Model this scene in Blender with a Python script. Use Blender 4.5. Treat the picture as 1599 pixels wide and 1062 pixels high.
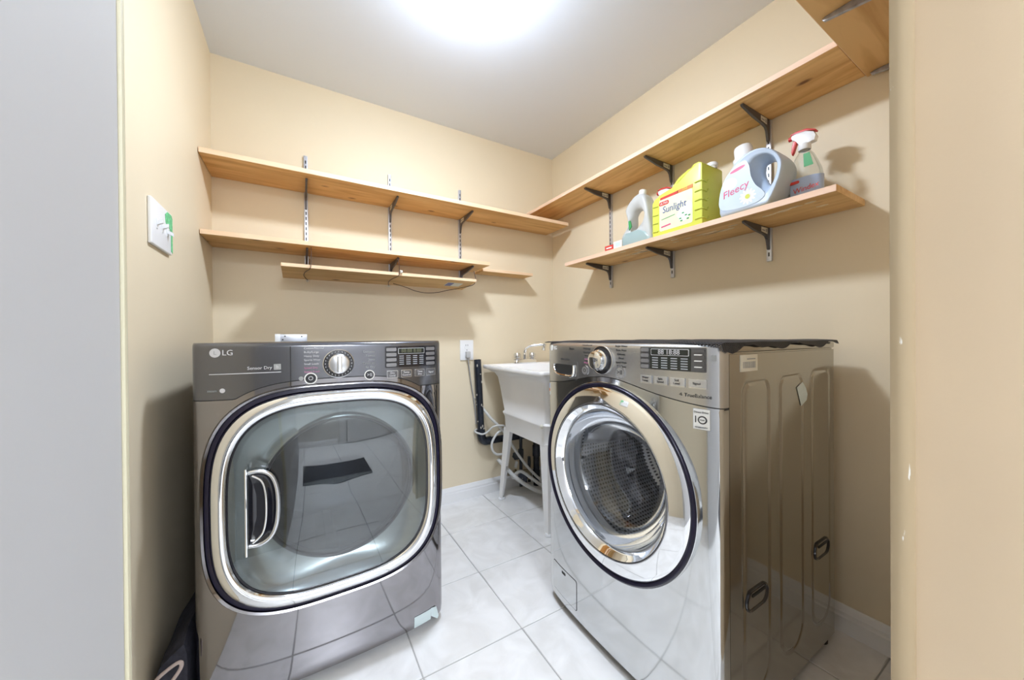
import bpy, bmesh, math, random
from mathutils import Vector, Matrix
random.seed(7)
D = bpy.data
C = bpy.context.scene.collection
PI = math.pi
for o in list(D.objects): D.objects.remove(o)

# ------------------------------------------------------------------ camera, world, room lamp, added hall fill, exposure
W_L, W_R, W_B, W_F, CEIL = -0.338, 1.575, 2.057, 0.15, 2.291
HALL_L, HALL_R, HALL_N = -0.106, 2.0, -2.2
FPX, YAW, PITCH, ROLL = 553.44, 0.5377, -0.0046, -0.0077
_F = Vector((math.sin(YAW)*math.cos(PITCH), math.cos(YAW)*math.cos(PITCH), math.sin(PITCH)))
_r = Vector((math.cos(YAW), -math.sin(YAW), 0)); _u = _r.cross(_F)
_r, _u = math.cos(ROLL)*_r + math.sin(ROLL)*_u, -math.sin(ROLL)*_r + math.cos(ROLL)*_u
cd = D.cameras.new('camera'); cam = D.objects.new('camera', cd); C.objects.link(cam)
cd.sensor_width = 36; cd.lens = FPX*36/1599; cd.clip_start = 0.01
cam.matrix_world = Matrix(((_r.x, _u.x, -_F.x, 0), (_r.y, _u.y, -_F.y, 0), (_r.z, _u.z, -_F.z, 1.0), (0, 0, 0, 1)))
S = bpy.context.scene
S.camera = cam
w = D.worlds.new('world'); S.world = w; w.use_nodes = True
w.node_tree.nodes['Background'].inputs[0].default_value = (0.6, 0.62, 0.65, 1)
w.node_tree.nodes['Background'].inputs[1].default_value = 0.05
S.view_settings.view_transform = 'Standard'; S.view_settings.look = 'None'
S.view_settings.exposure = 0.17; S.view_settings.gamma = 1.0; S.view_settings.use_curve_mapping = False
S.cycles.max_bounces = 14; S.cycles.diffuse_bounces = 8; S.cycles.glossy_bounces = 8; S.cycles.transparent_max_bounces = 16
LAMP = (0.525, 1.110, 2.205); LAMP_R = 0.085; LAMP_L = 270.0
HALL_FILL_POWER = 60.0
ld = D.lights.new('hall_fill_light', 'AREA'); ld.shape = 'DISK'; ld.size = 0.7; ld.energy = HALL_FILL_POWER; ld.color = (0.92, 0.975, 1.06)  # unseen fill light added in the hall to brighten the room
lo = D.objects.new('hall_fill_light', ld); C.objects.link(lo); lo.location = (0.24, -1.65, CEIL-0.02)

# ------------------------------------------------------------------ materials
def nt(name):
    m = D.materials.new(name); m.use_nodes = True
    t = m.node_tree; return m, t, t.nodes['Principled BSDF']
def setp(b, **k):
    for a, v in k.items():
        b.inputs[a.replace('_', ' ')].default_value = v
def mat(name, col, rough=0.5, metal=0.0, spec=0.5, coat=0.0, vary=0.0, vscale=8.0, bump=0.0, bscale=60.0, alpha=1.0, trans=0.0, ior=1.45, emit=None, es=0.0, aniso=0.0, coat_rough=0.05):
    m, t, b = nt(name)
    b.inputs['Base Color'].default_value = (*col, 1)
    b.inputs['Roughness'].default_value = rough; b.inputs['Metallic'].default_value = metal
    b.inputs['Specular IOR Level'].default_value = spec; b.inputs['Coat Weight'].default_value = coat
    b.inputs['Coat Roughness'].default_value = coat_rough
    b.inputs['Alpha'].default_value = alpha; b.inputs['Transmission Weight'].default_value = trans; b.inputs['IOR'].default_value = ior
    b.inputs['Anisotropic'].default_value = aniso
    if emit: b.inputs['Emission Color'].default_value = (*emit, 1); b.inputs['Emission Strength'].default_value = es
    N, L = t.nodes, t.links
    if vary > 0 or bump > 0:
        tc = N.new('ShaderNodeTexCoord')
    if vary > 0:
        n = N.new('ShaderNodeTexNoise'); n.inputs['Scale'].default_value = vscale; n.inputs['Detail'].default_value = 5
        L.new(tc.outputs['Object'], n.inputs['Vector'])
        r = N.new('ShaderNodeValToRGB'); r.color_ramp.elements[0].position = 0.3; r.color_ramp.elements[1].position = 0.7
        r.color_ramp.elements[0].color = (*[c*(1-vary) for c in col], 1); r.color_ramp.elements[1].color = (*[min(1, c*(1+vary)) for c in col], 1)
        L.new(n.outputs['Fac'], r.inputs[0]); L.new(r.outputs[0], b.inputs['Base Color'])
    if bump > 0:
        n2 = N.new('ShaderNodeTexNoise'); n2.inputs['Scale'].default_value = bscale; n2.inputs['Detail'].default_value = 3
        L.new(tc.outputs['Object'], n2.inputs['Vector'])
        bp = N.new('ShaderNodeBump'); bp.inputs['Strength'].default_value = bump; bp.inputs['Distance'].default_value = 0.002
        L.new(n2.outputs['Fac'], bp.inputs['Height']); L.new(bp.outputs[0], b.inputs['Normal'])
    return m
def glass(name, tint, refl=0.08, rough=0.02, edge=0.6):
    """thin pane or shell: clear tint plus fresnel reflection"""
    m = D.materials.new(name); m.use_nodes = True; t = m.node_tree; t.nodes.clear(); N, L = t.nodes, t.links
    out = N.new('ShaderNodeOutputMaterial'); mx = N.new('ShaderNodeMixShader'); tr = N.new('ShaderNodeBsdfTransparent'); gl = N.new('ShaderNodeBsdfGlossy')
    tr.inputs[0].default_value = (*tint, 1); gl.inputs['Color'].default_value = (0.95, 0.97, 1, 1); gl.inputs['Roughness'].default_value = rough
    lw = N.new('ShaderNodeLayerWeight'); lw.inputs['Blend'].default_value = 0.25
    mr = N.new('ShaderNodeMapRange'); mr.inputs['To Min'].default_value = refl; mr.inputs['To Max'].default_value = edge
    L.new(lw.outputs['Fresnel'], mr.inputs['Value']); L.new(mr.outputs[0], mx.inputs[0])
    L.new(tr.outputs[0], mx.inputs[1]); L.new(gl.outputs[0], mx.inputs[2]); L.new(mx.outputs[0], out.inputs[0])
    return m
def wood(name, light, dark, axis, knots=True, rough=0.5):
    m, t, b = nt(name); N, L = t.nodes, t.links
    tc = N.new('ShaderNodeTexCoord'); mp = N.new('ShaderNodeMapping'); L.new(tc.outputs['Object'], mp.inputs[0])
    mp.inputs['Scale'].default_value = (1.0, 9, 9) if axis == 'X' else (9, 1.0, 9)
    oi = N.new('ShaderNodeObjectInfo'); va = N.new('ShaderNodeVectorMath'); va.operation = 'ADD'
    mu = N.new('ShaderNodeMath'); mu.operation = 'MULTIPLY'; mu.inputs[1].default_value = 30; L.new(oi.outputs['Random'], mu.inputs[0])
    L.new(mp.outputs[0], va.inputs[0]); L.new(mu.outputs[0], va.inputs[1])
    n = N.new('ShaderNodeTexNoise'); n.inputs['Scale'].default_value = 2.2; n.inputs['Detail'].default_value = 6; n.inputs['Distortion'].default_value = 1.2
    L.new(va.outputs[0], n.inputs['Vector'])
    r = N.new('ShaderNodeValToRGB'); e = r.color_ramp.elements
    e[0].position = 0.32; e[0].color = (*dark, 1); e[1].position = 0.62; e[1].color = (*light, 1)
    L.new(n.outputs['Fac'], r.inputs[0]); col = r.outputs[0]
    if knots:
        mp2 = N.new('ShaderNodeMapping'); L.new(tc.outputs['Object'], mp2.inputs[0])
        mp2.inputs['Scale'].default_value = (5.0, 10.0, 0.01) if axis == 'X' else (10.0, 5.0, 0.01)
        va2 = N.new('ShaderNodeVectorMath'); va2.operation = 'ADD'; L.new(mp2.outputs[0], va2.inputs[0]); L.new(mu.outputs[0], va2.inputs[1])
        v = N.new('ShaderNodeTexVoronoi'); v.inputs['Scale'].default_value = 1.0; L.new(va2.outputs[0], v.inputs['Vector'])
        r2 = N.new('ShaderNodeValToRGB'); f = r2.color_ramp.elements
        f[0].position = 0.05; f[0].color = (0.16, 0.06, 0.02, 1); f[1].position = 0.13; f[1].color = (1, 1, 1, 1)
        L.new(v.outputs['Distance'], r2.inputs[0])
        mx = N.new('ShaderNodeMix'); mx.data_type = 'RGBA'; mx.blend_type = 'MULTIPLY'; mx.inputs[0].default_value = 0.85
        L.new(col, mx.inputs[6]); L.new(r2.outputs[0], mx.inputs[7]); col = mx.outputs[2]
    L.new(col, b.inputs['Base Color']); b.inputs['Roughness'].default_value = rough
    return m

M = {}
M['wall'] = mat('beige_wall_paint', (0.755, 0.655, 0.48), 0.55, vary=0.015, vscale=3, bump=0.08, bscale=220)
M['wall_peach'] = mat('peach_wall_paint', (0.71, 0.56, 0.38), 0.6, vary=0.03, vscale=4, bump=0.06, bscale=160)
M['wall_grey'] = mat('grey_wall_paint', (0.53, 0.53, 0.535), 0.6, vary=0.01, vscale=2)
M['wall_hall'] = mat('hall_wall_paint', (0.70, 0.69, 0.66), 0.6)
M['bead'] = mat('yellowed_edge_paint', (0.60, 0.56, 0.40), 0.5)
M['ceiling'] = mat('ceiling_paint', (0.73, 0.79, 0.88), 0.7, bump=0.15, bscale=300)
M['white_trim'] = mat('white_gloss_trim', (0.80, 0.80, 0.80), 0.3, vary=0.02, vscale=10)
M['grout'] = mat('grout', (0.42, 0.42, 0.41), 0.9)
M['lamp'] = mat('lamp_globe', (1, 1, 1), 0.4, emit=(0.87, 0.975, 1.14), es=LAMP_L)
M['white_plastic'] = mat('white_plastic', (0.82, 0.83, 0.84), 0.3)
M['sink_plastic'] = mat('white_sink_plastic', (0.90, 0.90, 0.90), 0.25, vary=0.015, vscale=6)
M['black_pipe'] = mat('black_abs_pipe', (0.018, 0.022, 0.032), 0.25, vary=0.3, vscale=30)
M['pipe_speck'] = mat('paint_splash', (0.62, 0.58, 0.5), 0.6)
M['dark_metal'] = mat('dark_iron', (0.05, 0.055, 0.06), 0.4, 0.5)
M['valve_blue'] = mat('dark_blue_handle', (0.02, 0.028, 0.05), 0.4)
M['brass'] = mat('dull_brass', (0.35, 0.30, 0.2), 0.4, 0.8)
M['chrome'] = mat('chrome', (0.88, 0.89, 0.90), 0.05, 1.0)
M['chrome_soft'] = mat('satin_chrome', (0.72, 0.73, 0.75), 0.22, 1.0)
M['hose'] = mat('grey_hose', (0.62, 0.62, 0.60), 0.45)
M['cord'] = mat('grey_cord', (0.33, 0.33, 0.33), 0.5)
M['plug'] = mat('grey_plug', (0.48, 0.48, 0.48), 0.5)
M['dark_slot'] = mat('dark_slot', (0.02, 0.02, 0.02), 0.6)
M['green_tape'] = mat('green_masking_tape', (0.15, 0.55, 0.25), 0.6, vary=0.4, vscale=90)
M['pale_tape'] = mat('pale_packing_tape', (0.60, 0.70, 0.71), 0.35)
M['zinc'] = mat('zinc_standard', (0.60, 0.62, 0.68), 0.3, 0.7)
M['bracket'] = mat('grey_bracket', (0.115, 0.11, 0.115), 0.42, 0.45)
M['bracket_zinc'] = mat('galvanised_bracket', (0.42, 0.43, 0.47), 0.4, 0.7, vary=0.3, vscale=60)
M['paper'] = mat('paper_sticker', (0.72, 0.70, 0.60), 0.6)
M['print'] = mat('print_black', (0.05, 0.05, 0.05), 0.6)
M['print_grey'] = mat('print_grey', (0.35, 0.36, 0.36), 0.6)
M['shelf_x'] = wood('pine_shelf_long', (0.72, 0.455, 0.19), (0.52, 0.285, 0.09), 'X')
M['shelf_y'] = wood('pine_shelf_side', (0.80, 0.52, 0.22), (0.58, 0.32, 0.11), 'Y')
M['edge_x'] = wood('pine_edge_long', (0.86, 0.64, 0.43), (0.78, 0.53, 0.32), 'X', False)
M['edge_y'] = wood('pine_edge_side', (0.86, 0.62, 0.46), (0.78, 0.52, 0.36), 'Y', False)
M['peel'] = mat('torn_paper_residue', (0.82, 0.68, 0.48), 0.8, vary=0.2, vscale=40)
M['wire'] = mat('brown_wire', (0.06, 0.03, 0.02), 0.5)
M['string'] = mat('white_string', (0.7, 0.66, 0.58), 0.8)
# dryer
M['dryer'] = mat('graphite_steel', (0.335, 0.325, 0.34), 0.055, 1.0)
M['dryer_panel'] = mat('graphite_panel', (0.175, 0.178, 0.195), 0.16, 0.85)
M['dryer_side'] = mat('graphite_side', (0.07, 0.07, 0.075), 0.3, 0.4)
M['navy_gap'] = mat('navy_rubber_gap', (0.012, 0.01, 0.03), 0.3)
M['dish'] = mat('silver_dish', (0.34, 0.365, 0.375), 0.22, 0.8)
M['dryer_glass'] = glass('dryer_cover_glass', (0.80, 0.84, 0.83), 0.10, 0.012, 0.75)
M['dark_glass'] = glass('dryer_dark_window', (0.17, 0.18, 0.20), 0.045, 0.02, 0.6)
M['drum'] = mat('drum_steel', (0.35, 0.36, 0.38), 0.3, 0.9)
M['gloss_black'] = mat('gloss_black', (0.012, 0.012, 0.018), 0.08, coat=0.6)
M['lcd'] = mat('display_window', (0.03, 0.035, 0.03), 0.15)
M['led'] = mat('segment_print', (0.16, 0.17, 0.10), 0.5)
M['grey_print'] = mat('light_grey_print', (0.62, 0.62, 0.64), 0.4)
M['pink_print'] = mat('pink_print', (0.55, 0.20, 0.36), 0.4)
M['key_dark'] = mat('dark_key', (0.19, 0.19, 0.20), 0.25, 0.6)
M['indicator'] = mat('indicator_print', (0.40, 0.42, 0.45), 0.4)
# washer
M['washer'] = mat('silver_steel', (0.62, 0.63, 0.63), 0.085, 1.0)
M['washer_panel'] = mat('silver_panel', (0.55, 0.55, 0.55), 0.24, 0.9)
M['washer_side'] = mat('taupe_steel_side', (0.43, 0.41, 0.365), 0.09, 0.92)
M['washer_key'] = mat('silver_key', (0.62, 0.62, 0.62), 0.3, 0.7)
M['key_grey'] = mat('grey_key', (0.30, 0.30, 0.31), 0.3, 0.5)
M['screen_bezel'] = mat('grey_screen', (0.13, 0.13, 0.135), 0.2, 0.4)
M['glass_bowl'] = glass('washer_glass_bowl', (0.86, 0.87, 0.89), 0.07, 0.015, 0.9)
M['gasket'] = mat('grey_gasket', (0.30, 0.31, 0.32), 0.4)
M['mesh_mat'] = mat('black_mesh', (0.025, 0.025, 0.03), 0.55)
M['bag'] = mat('dark_bag_fabric', (0.035, 0.035, 0.05), 0.8, vary=0.35, vscale=60, bump=0.4, bscale=250)
M['bag_trim'] = mat('pale_strap', (0.55, 0.45, 0.42), 0.7)
# bottles
M['yellow'] = mat('yellow_jug', (0.66, 0.70, 0.10), 0.35, vary=0.05, vscale=4)
M['yellow_dk'] = mat('yellow_jug_rib', (0.58, 0.63, 0.10), 0.35)
M['label_pale'] = mat('pale_label', (0.80, 0.80, 0.55), 0.4, vary=0.08, vscale=12)
M['label_white'] = mat('white_label', (0.85, 0.85, 0.82), 0.4)
M['red'] = mat('red_plastic', (0.62, 0.06, 0.05), 0.35)
M['orange'] = mat('orange_band', (0.72, 0.22, 0.06), 0.4)
M['navy_print'] = mat('navy_print', (0.10, 0.13, 0.32), 0.4)
M['green_print'] = mat('green_print', (0.05, 0.32, 0.10), 0.4)
M['blue_jug'] = mat('pale_blue_jug', (0.50, 0.60, 0.73), 0.35)
M['blue_label'] = mat('pale_blue_label', (0.60, 0.70, 0.79), 0.4, vary=0.06, vscale=10)
M['pink_red'] = mat('pink_red_print', (0.66, 0.10, 0.22), 0.4)
M['clear'] = glass('clear_plastic', (0.93, 0.94, 0.93), 0.06, 0.08, 0.45)
M['milky'] = mat('milky_plastic', (0.66, 0.68, 0.68), 0.3, alpha=0.72)
M['green_soap'] = mat('green_soap', (0.05, 0.26, 0.15), 0.2, alpha=0.9)
M['grey_soap'] = mat('grey_green_base', (0.32, 0.42, 0.42), 0.3)
M['spray_blue'] = mat('blue_label', (0.42, 0.53, 0.76), 0.35)
M['spray_fluid'] = mat('blue_fluid', (0.55, 0.66, 0.78), 0.2, alpha=0.35)
M['petal'] = mat('white_petal', (0.88, 0.88, 0.84), 0.5)

def tile_material():
    m, t, b = nt('ceramic_tile'); N, L = t.nodes, t.links
    tc = N.new('ShaderNodeTexCoord'); oi = N.new('ShaderNodeObjectInfo')
    va = N.new('ShaderNodeVectorMath'); va.operation = 'ADD'
    mu = N.new('ShaderNodeMath'); mu.operation = 'MULTIPLY'; mu.inputs[1].default_value = 40; L.new(oi.outputs['Random'], mu.inputs[0])
    L.new(tc.outputs['Object'], va.inputs[0]); L.new(mu.outputs[0], va.inputs[1])
    n = N.new('ShaderNodeTexNoise'); n.inputs['Scale'].default_value = 9; n.inputs['Detail'].default_value = 7; n.inputs['Distortion'].default_value = 0.8
    L.new(va.outputs[0], n.inputs['Vector'])
    r = N.new('ShaderNodeValToRGB'); e = r.color_ramp.elements
    e[0].position = 0.3; e[0].color = (0.70, 0.695, 0.685, 1); e[1].position = 0.65; e[1].color = (0.82, 0.82, 0.82, 1)
    L.new(n.outputs['Fac'], r.inputs[0]); L.new(r.outputs[0], b.inputs['Base Color'])
    b.inputs['Roughness'].default_value = 0.28
    return m
M['tile'] = tile_material()
def chipped_material():
    m, t, b = nt('chipped_peach_paint'); N, L = t.nodes, t.links
    tc = N.new('ShaderNodeTexCoord'); mp = N.new('ShaderNodeMapping'); mp.inputs['Scale'].default_value = (60, 60, 14); L.new(tc.outputs['Object'], mp.inputs[0])
    n = N.new('ShaderNodeTexNoise'); n.inputs['Scale'].default_value = 1.0; n.inputs['Detail'].default_value = 4; L.new(mp.outputs[0], n.inputs['Vector'])
    r = N.new('ShaderNodeValToRGB'); e = r.color_ramp.elements
    e[0].position = 0.66; e[0].color = (0.37, 0.285, 0.175, 1); e[1].position = 0.68; e[1].color = (0.62, 0.60, 0.54, 1)
    L.new(n.outputs['Fac'], r.inputs[0]); L.new(r.outputs[0], b.inputs['Base Color']); b.inputs['Roughness'].default_value = 0.75; b.inputs['Specular IOR Level'].default_value = 0.2
    return m
M['chipped'] = chipped_material()
def perforated_material():
    m, t, b = nt('perforated_drum'); N, L = t.nodes, t.links
    tc = N.new('ShaderNodeTexCoord'); sx = N.new('ShaderNodeSeparateXYZ'); L.new(tc.outputs['Object'], sx.inputs[0])
    def mth(op, a, bb):
        n = N.new('ShaderNodeMath'); n.operation = op
        for i, v in enumerate((a, bb)):
            if isinstance(v, (int, float)): n.inputs[i].default_value = v
            else: L.new(v, n.inputs[i])
        return n.outputs[0]
    ang = mth('ARCTAN2', mth('SUBTRACT', sx.outputs['Z'], 0.570), mth('SUBTRACT', sx.outputs['Y'], -0.003))
    cb = N.new('ShaderNodeCombineXYZ'); L.new(mth('MULTIPLY', ang, 17.5), cb.inputs[0]); L.new(mth('MULTIPLY', sx.outputs['X'], 72.0), cb.inputs[1])
    v = N.new('ShaderNodeTexVoronoi'); v.voronoi_dimensions = '2D'; v.inputs['Scale'].default_value = 1.0; v.inputs['Randomness'].default_value = 0.0
    L.new(cb.outputs[0], v.inputs['Vector'])
    r = N.new('ShaderNodeValToRGB'); e = r.color_ramp.elements
    e[0].position = 0.24; e[0].color = (0.02, 0.02, 0.025, 1); e[1].position = 0.34; e[1].color = (0.62, 0.63, 0.65, 1)
    L.new(v.outputs['Distance'], r.inputs[0]); L.new(r.outputs[0], b.inputs['Base Color'])
    b.inputs['Metallic'].default_value = 0.7; b.inputs['Roughness'].default_value = 0.3
    return m
M['perf'] = perforated_material()

# ------------------------------------------------------------------ geometry helpers
OFF = {}
def thing(name, label, cat, loc=(0, 0, 0), group=None):
    o = D.objects.new(name, None); C.objects.link(o); o.location = loc; o.empty_display_size = 0.05
    o['label'] = label; o['category'] = cat
    if group: o['group'] = group
    OFF[o.name] = Vector(loc); return o
def tag(o, label, cat, group=None):
    o['label'] = label; o['category'] = cat
    if group: o['group'] = group
    return o
class MB:
    def __init__(s): s.bm = bmesh.new(); s.mats = []
    def box(s, x0, x1, y0, y1, z0, z1, bev=0.0, seg=2, mi=0):
        r = bmesh.ops.create_cube(s.bm, size=1.0, matrix=Matrix.Translation(((x0+x1)/2, (y0+y1)/2, (z0+z1)/2)) @ Matrix.Diagonal((abs(x1-x0), abs(y1-y0), abs(z1-z0), 1)))
        vs = r['verts']
        if mi:
            for f in {f for v in vs for f in v.link_faces}: f.material_index = mi
        if bev > 0:
            es = list({e for v in vs for e in v.link_edges})
            bmesh.ops.bevel(s.bm, geom=es, offset=bev, segments=seg, affect='EDGES', profile=0.6)
        return s
    def grid(s, rows, close_u=False, close_v=False, flip=False, mi=0):
        """rows: list of equal-length lists of points"""
        V = [[s.bm.verts.new(p) for p in row] for row in rows]
        nr, nc = len(V), len(V[0])
        for i in range(nr if close_v else nr-1):
            for j in range(nc if close_u else nc-1):
                q = [V[i][j], V[i][(j+1) % nc], V[(i+1) % nr][(j+1) % nc], V[(i+1) % nr][j]]
                if flip: q.reverse()
                try: f = s.bm.faces.new(q); f.material_index = mi
                except ValueError: pass
        return V
    def face(s, pts, mi=0):
        f = s.bm.faces.new([s.bm.verts.new(p) for p in pts]); f.material_index = mi; return f
    def loft(s, loops, cap0=True, cap1=True, mi=0):
        V = s.grid(loops, close_u=True, mi=mi)
        if cap0: s.bm.faces.new(list(reversed(V[0]))).material_index = mi
        if cap1: s.bm.faces.new(V[-1]).material_index = mi
        return s
    def tube(s, pts, r, seg=10, cap=True, mi=0):
        pts = [Vector(p) for p in pts]; loops = []; prev = None
        for i, p in enumerate(pts):
            d = (pts[min(i+1, len(pts)-1)] - pts[max(i-1, 0)]).normalized()
            a = prev if prev is not None else (Vector((0, 0, 1)) if abs(d.z) < 0.9 else Vector((1, 0, 0)))
            a = (a - d*a.dot(d)); a = a.normalized() if a.length > 1e-6 else d.orthogonal().normalized()
            b = d.cross(a); prev = a; rr = r[i] if isinstance(r, (list, tuple)) else r
            loops.append([p + rr*(math.cos(2*PI*k/seg)*a + math.sin(2*PI*k/seg)*b) for k in range(seg)])
        return s.loft(loops, cap, cap, mi)
    def lathe(s, prof, o, ax, seg=64, mi=0, flip=False):
        """prof: (radius, distance along ax)"""
        o = Vector(o); ax = Vector(ax).normalized(); a = ax.orthogonal().normalized(); b = ax.cross(a)
        rows = []
        for r, d in prof:
            r = max(r, 1e-5); rows.append([o + ax*d + r*(math.cos(2*PI*k/seg)*a + math.sin(2*PI*k/seg)*b) for k in range(seg)])
        s.grid(rows, close_u=True, flip=flip, mi=mi); return s
    def prism(s, poly, fn, t0, t1, mi=0, bev=0.0):
        """polygon poly (2-D) put in space by fn(u, v, t), between t0 and t1"""
        a = [s.bm.verts.new(fn(u, v, t0)) for u, v in poly]; b = [s.bm.verts.new(fn(u, v, t1)) for u, v in poly]
        n = len(poly); fs = [s.bm.faces.new(list(reversed(a))), s.bm.faces.new(b)]
        for i in range(n): fs.append(s.bm.faces.new([a[i], a[(i+1) % n], b[(i+1) % n], b[i]]))
        for f in fs: f.material_index = mi
        if bev > 0:
            es = list({e for v in a+b for e in v.link_edges})
            bmesh.ops.bevel(s.bm, geom=es, offset=bev, segments=2, affect='EDGES', profile=0.6)
        return s
    def build(s, name, m, parent=None, smooth=True, normals=True, shift=True, angle=40):
        if normals: bmesh.ops.recalc_face_normals(s.bm, faces=s.bm.faces[:])
        me = D.meshes.new(name)
        off = None
        if parent is not None and shift:
            p = parent
            while p is not None and p.name not in OFF: p = p.parent
            off = OFF[p.name] if p else None
        if off is not None: bmesh.ops.translate(s.bm, verts=s.bm.verts[:], vec=-off)
        s.bm.to_mesh(me); s.bm.free()
        for k in (m if isinstance(m, (list, tuple)) else [m]): me.materials.append(M[k] if isinstance(k, str) else k)
        if smooth: me.shade_smooth(); me.set_sharp_from_angle(angle=math.radians(angle))
        o = D.objects.new(name, me); C.objects.link(o)
        if parent is not None: o.parent = parent
        return o
def struct(o, label=None):
    o['kind'] = 'structure'
    if label: o['label'] = label
    return o
def rrect(x0, x1, y0, y1, r, n=6):
    r = min(r, abs(x1-x0)/2-1e-5, abs(y1-y0)/2-1e-5); P = []
    for cx, cy, a in ((x1-r, y1-r, 0), (x0+r, y1-r, PI/2), (x0+r, y0+r, PI), (x1-r, y0+r, 1.5*PI)):
        for k in range(n+1): t = a+k*PI/2/n; P.append((cx+r*math.cos(t), cy+r*math.sin(t)))
    return P
def lrect(x0, x1, y0, y1, z, r, n=6): return [(x, y, z) for x, y in rrect(x0, x1, y0, y1, r, n)]
def bez(pts, n=8):
    """smooth path through points"""
    P = [Vector(p) for p in pts]; out = []
    for i in range(len(P)-1):
        p0, p1, p2, p3 = P[max(i-1, 0)], P[i], P[i+1], P[min(i+2, len(P)-1)]
        for k in range(n):
            t = k/n; out.append(0.5*((2*p1)+(p2-p0)*t+(2*p0-5*p1+4*p2-p3)*t*t+(3*p1-p0-3*p2+p3)*t**3))
    out.append(P[-1]); return out
ROT_Y = Matrix(((1, 0, 0), (0, 0, -1), (0, 1, 0)))            # writing that faces -Y
ROT_X = Matrix(((0, 0, -1), (-1, 0, 0), (0, 1, 0)))           # writing that faces -X
FONT_N = [0]
def text(name, body, size, loc, rot, m, parent, align='CENTER', bold=0.0, wide=1.0, shear=0.0, tilt=0.0):
    cu = D.curves.new(name, 'FONT'); cu.body = body; cu.size = size; cu.align_x = align; cu.align_y = 'CENTER'
    cu.extrude = 0.0004; cu.offset = 0.0; cu.shear = shear; cu.resolution_u = 3
    cu.materials.append(M[m])
    o = D.objects.new(name, cu); C.objects.link(o)
    p = parent
    while p is not None and p.name not in OFF: p = p.parent
    L = Vector(loc) - OFF[p.name]
    F_ = FD if p.name.startswith('dryer') else FW if p.name.startswith('washing') else None
    if F_ is not None:
        e = 0.004; a = loc[0] if F_.k == 'Y' else loc[1]; tv = (F_.pt(a+e, loc[2])-F_.pt(a-e, loc[2])).normalized()*(1 if F_.k == 'Y' else -1)
        up = Vector((0, 0, 1)); rot = Matrix((tv, up, tv.cross(up))).transposed()
    R = rot @ Matrix.Rotation(tilt, 3, 'Z') @ Matrix.Diagonal((wide, 1, 1))
    o.matrix_local = Matrix.Translation(L) @ R.to_4x4(); o.parent = parent
    return o

# ------------------------------------------------------------------ room shell
T = 0.08
struct(MB().box(W_L-T, W_L, 0.35, W_B+T, -0.05, CEIL+T).build('wall_left', 'wall', smooth=False))
struct(MB().box(W_L-T, W_R+T, W_B, W_B+T, -0.05, CEIL+T).build('wall_back', 'wall', smooth=False))
struct(MB().box(W_R, W_R+T, 0.03, W_B, -0.05, CEIL+T).build('wall_right', 'wall', smooth=False))
struct(MB().box(0.716, W_R, 0.03, W_F, -0.05, CEIL+T).build('wall_front', 'wall_peach', smooth=False))
struct(MB().box(HALL_L, 0.716, 0.03, W_F, 2.06, CEIL+T).build('wall_header', 'wall_peach', smooth=False))
struct(MB().box(W_L-T, HALL_L, HALL_N-T, 0.35, -0.05, CEIL+T, 0.006, 3).build('wall_near', 'wall_grey'))
struct(MB().box(HALL_L, HALL_R+T, HALL_N-T, HALL_N, -0.05, CEIL+T).build('wall_hall_end', 'wall_hall', smooth=False))
struct(MB().box(HALL_R, HALL_R+T, HALL_N, 0.03, -0.05, CEIL+T).build('wall_hall_side', 'wall_hall', smooth=False))
struct(MB().box(W_R+T, HALL_R+T, 0.03, 0.1, -0.05, CEIL+T).build('wall_hall_return', 'wall_hall', smooth=False))
struct(MB().box(W_L, W_R, W_F-0.12, W_B, CEIL, CEIL+T).build('ceiling', 'ceiling', smooth=False))
struct(MB().box(HALL_L, HALL_R, HALL_N, W_F-0.12, CEIL, CEIL+T).build('ceiling_hall', 'ceiling', smooth=False))
# corner bead on the door opening, chipped along its edge
b = MB(); b.loft([[(0.716, 0.1325, z), (0.7105, 0.1335, z), (0.7025, 0.139, z), (0.6985, 0.146, z), (0.6985, 0.153, z), (0.7065, 0.154, z), (0.716, 0.154, z)] for z in (0, 2.06)])
struct(b.build('trim_1', 'chipped', angle=80), None)
struct(MB().box(-0.118, -0.1045, 0.3485, 0.354, 0, 2.1, 0.001).build('trim_2', 'bead'))
# floor: grout slab and single tiles
fl = struct(MB().box(W_L, HALL_R, HALL_N, W_B, -0.05, -0.003).build('floor', 'grout', smooth=False))
TS, TX, TY, G = 0.3447, 0.9915, 1.7224, 0.0042
shared = {}
for i in range(-6, 5):
    for j in range(-13, 3):
        x0, y0 = TX+(i-1)*TS, TY+(j-1)*TS; x1, y1 = x0+TS-G, y0+TS-G
        lo_x, hi_x = (W_L, W_R) if y0 > -0.02 else (HALL_L, HALL_R)
        x0c, x1c, y0c, y1c = max(x0, lo_x), min(x1, hi_x), max(y0, HALL_N), min(y1, W_B)
        if x1c-x0c < 0.01 or y1c-y0c < 0.01: continue
        full = (x0c, x1c, y0c, y1c) == (x0, x1, y0, y1)
        key = 'full' if full else (i, j)
        if key in shared:
            o = shared[key].copy(); C.objects.link(o)
        else:
            q = MB().box(0, x1c-x0c, 0, y1c-y0c, -0.008, 0.0, 0.0015, 1)
            o = q.build('tile', 'tile', shift=False); o.parent = fl; shared[key] = o
        o.location = (x0c+G/2, y0c+G/2, random.uniform(-0.0003, 0.0003))
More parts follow.
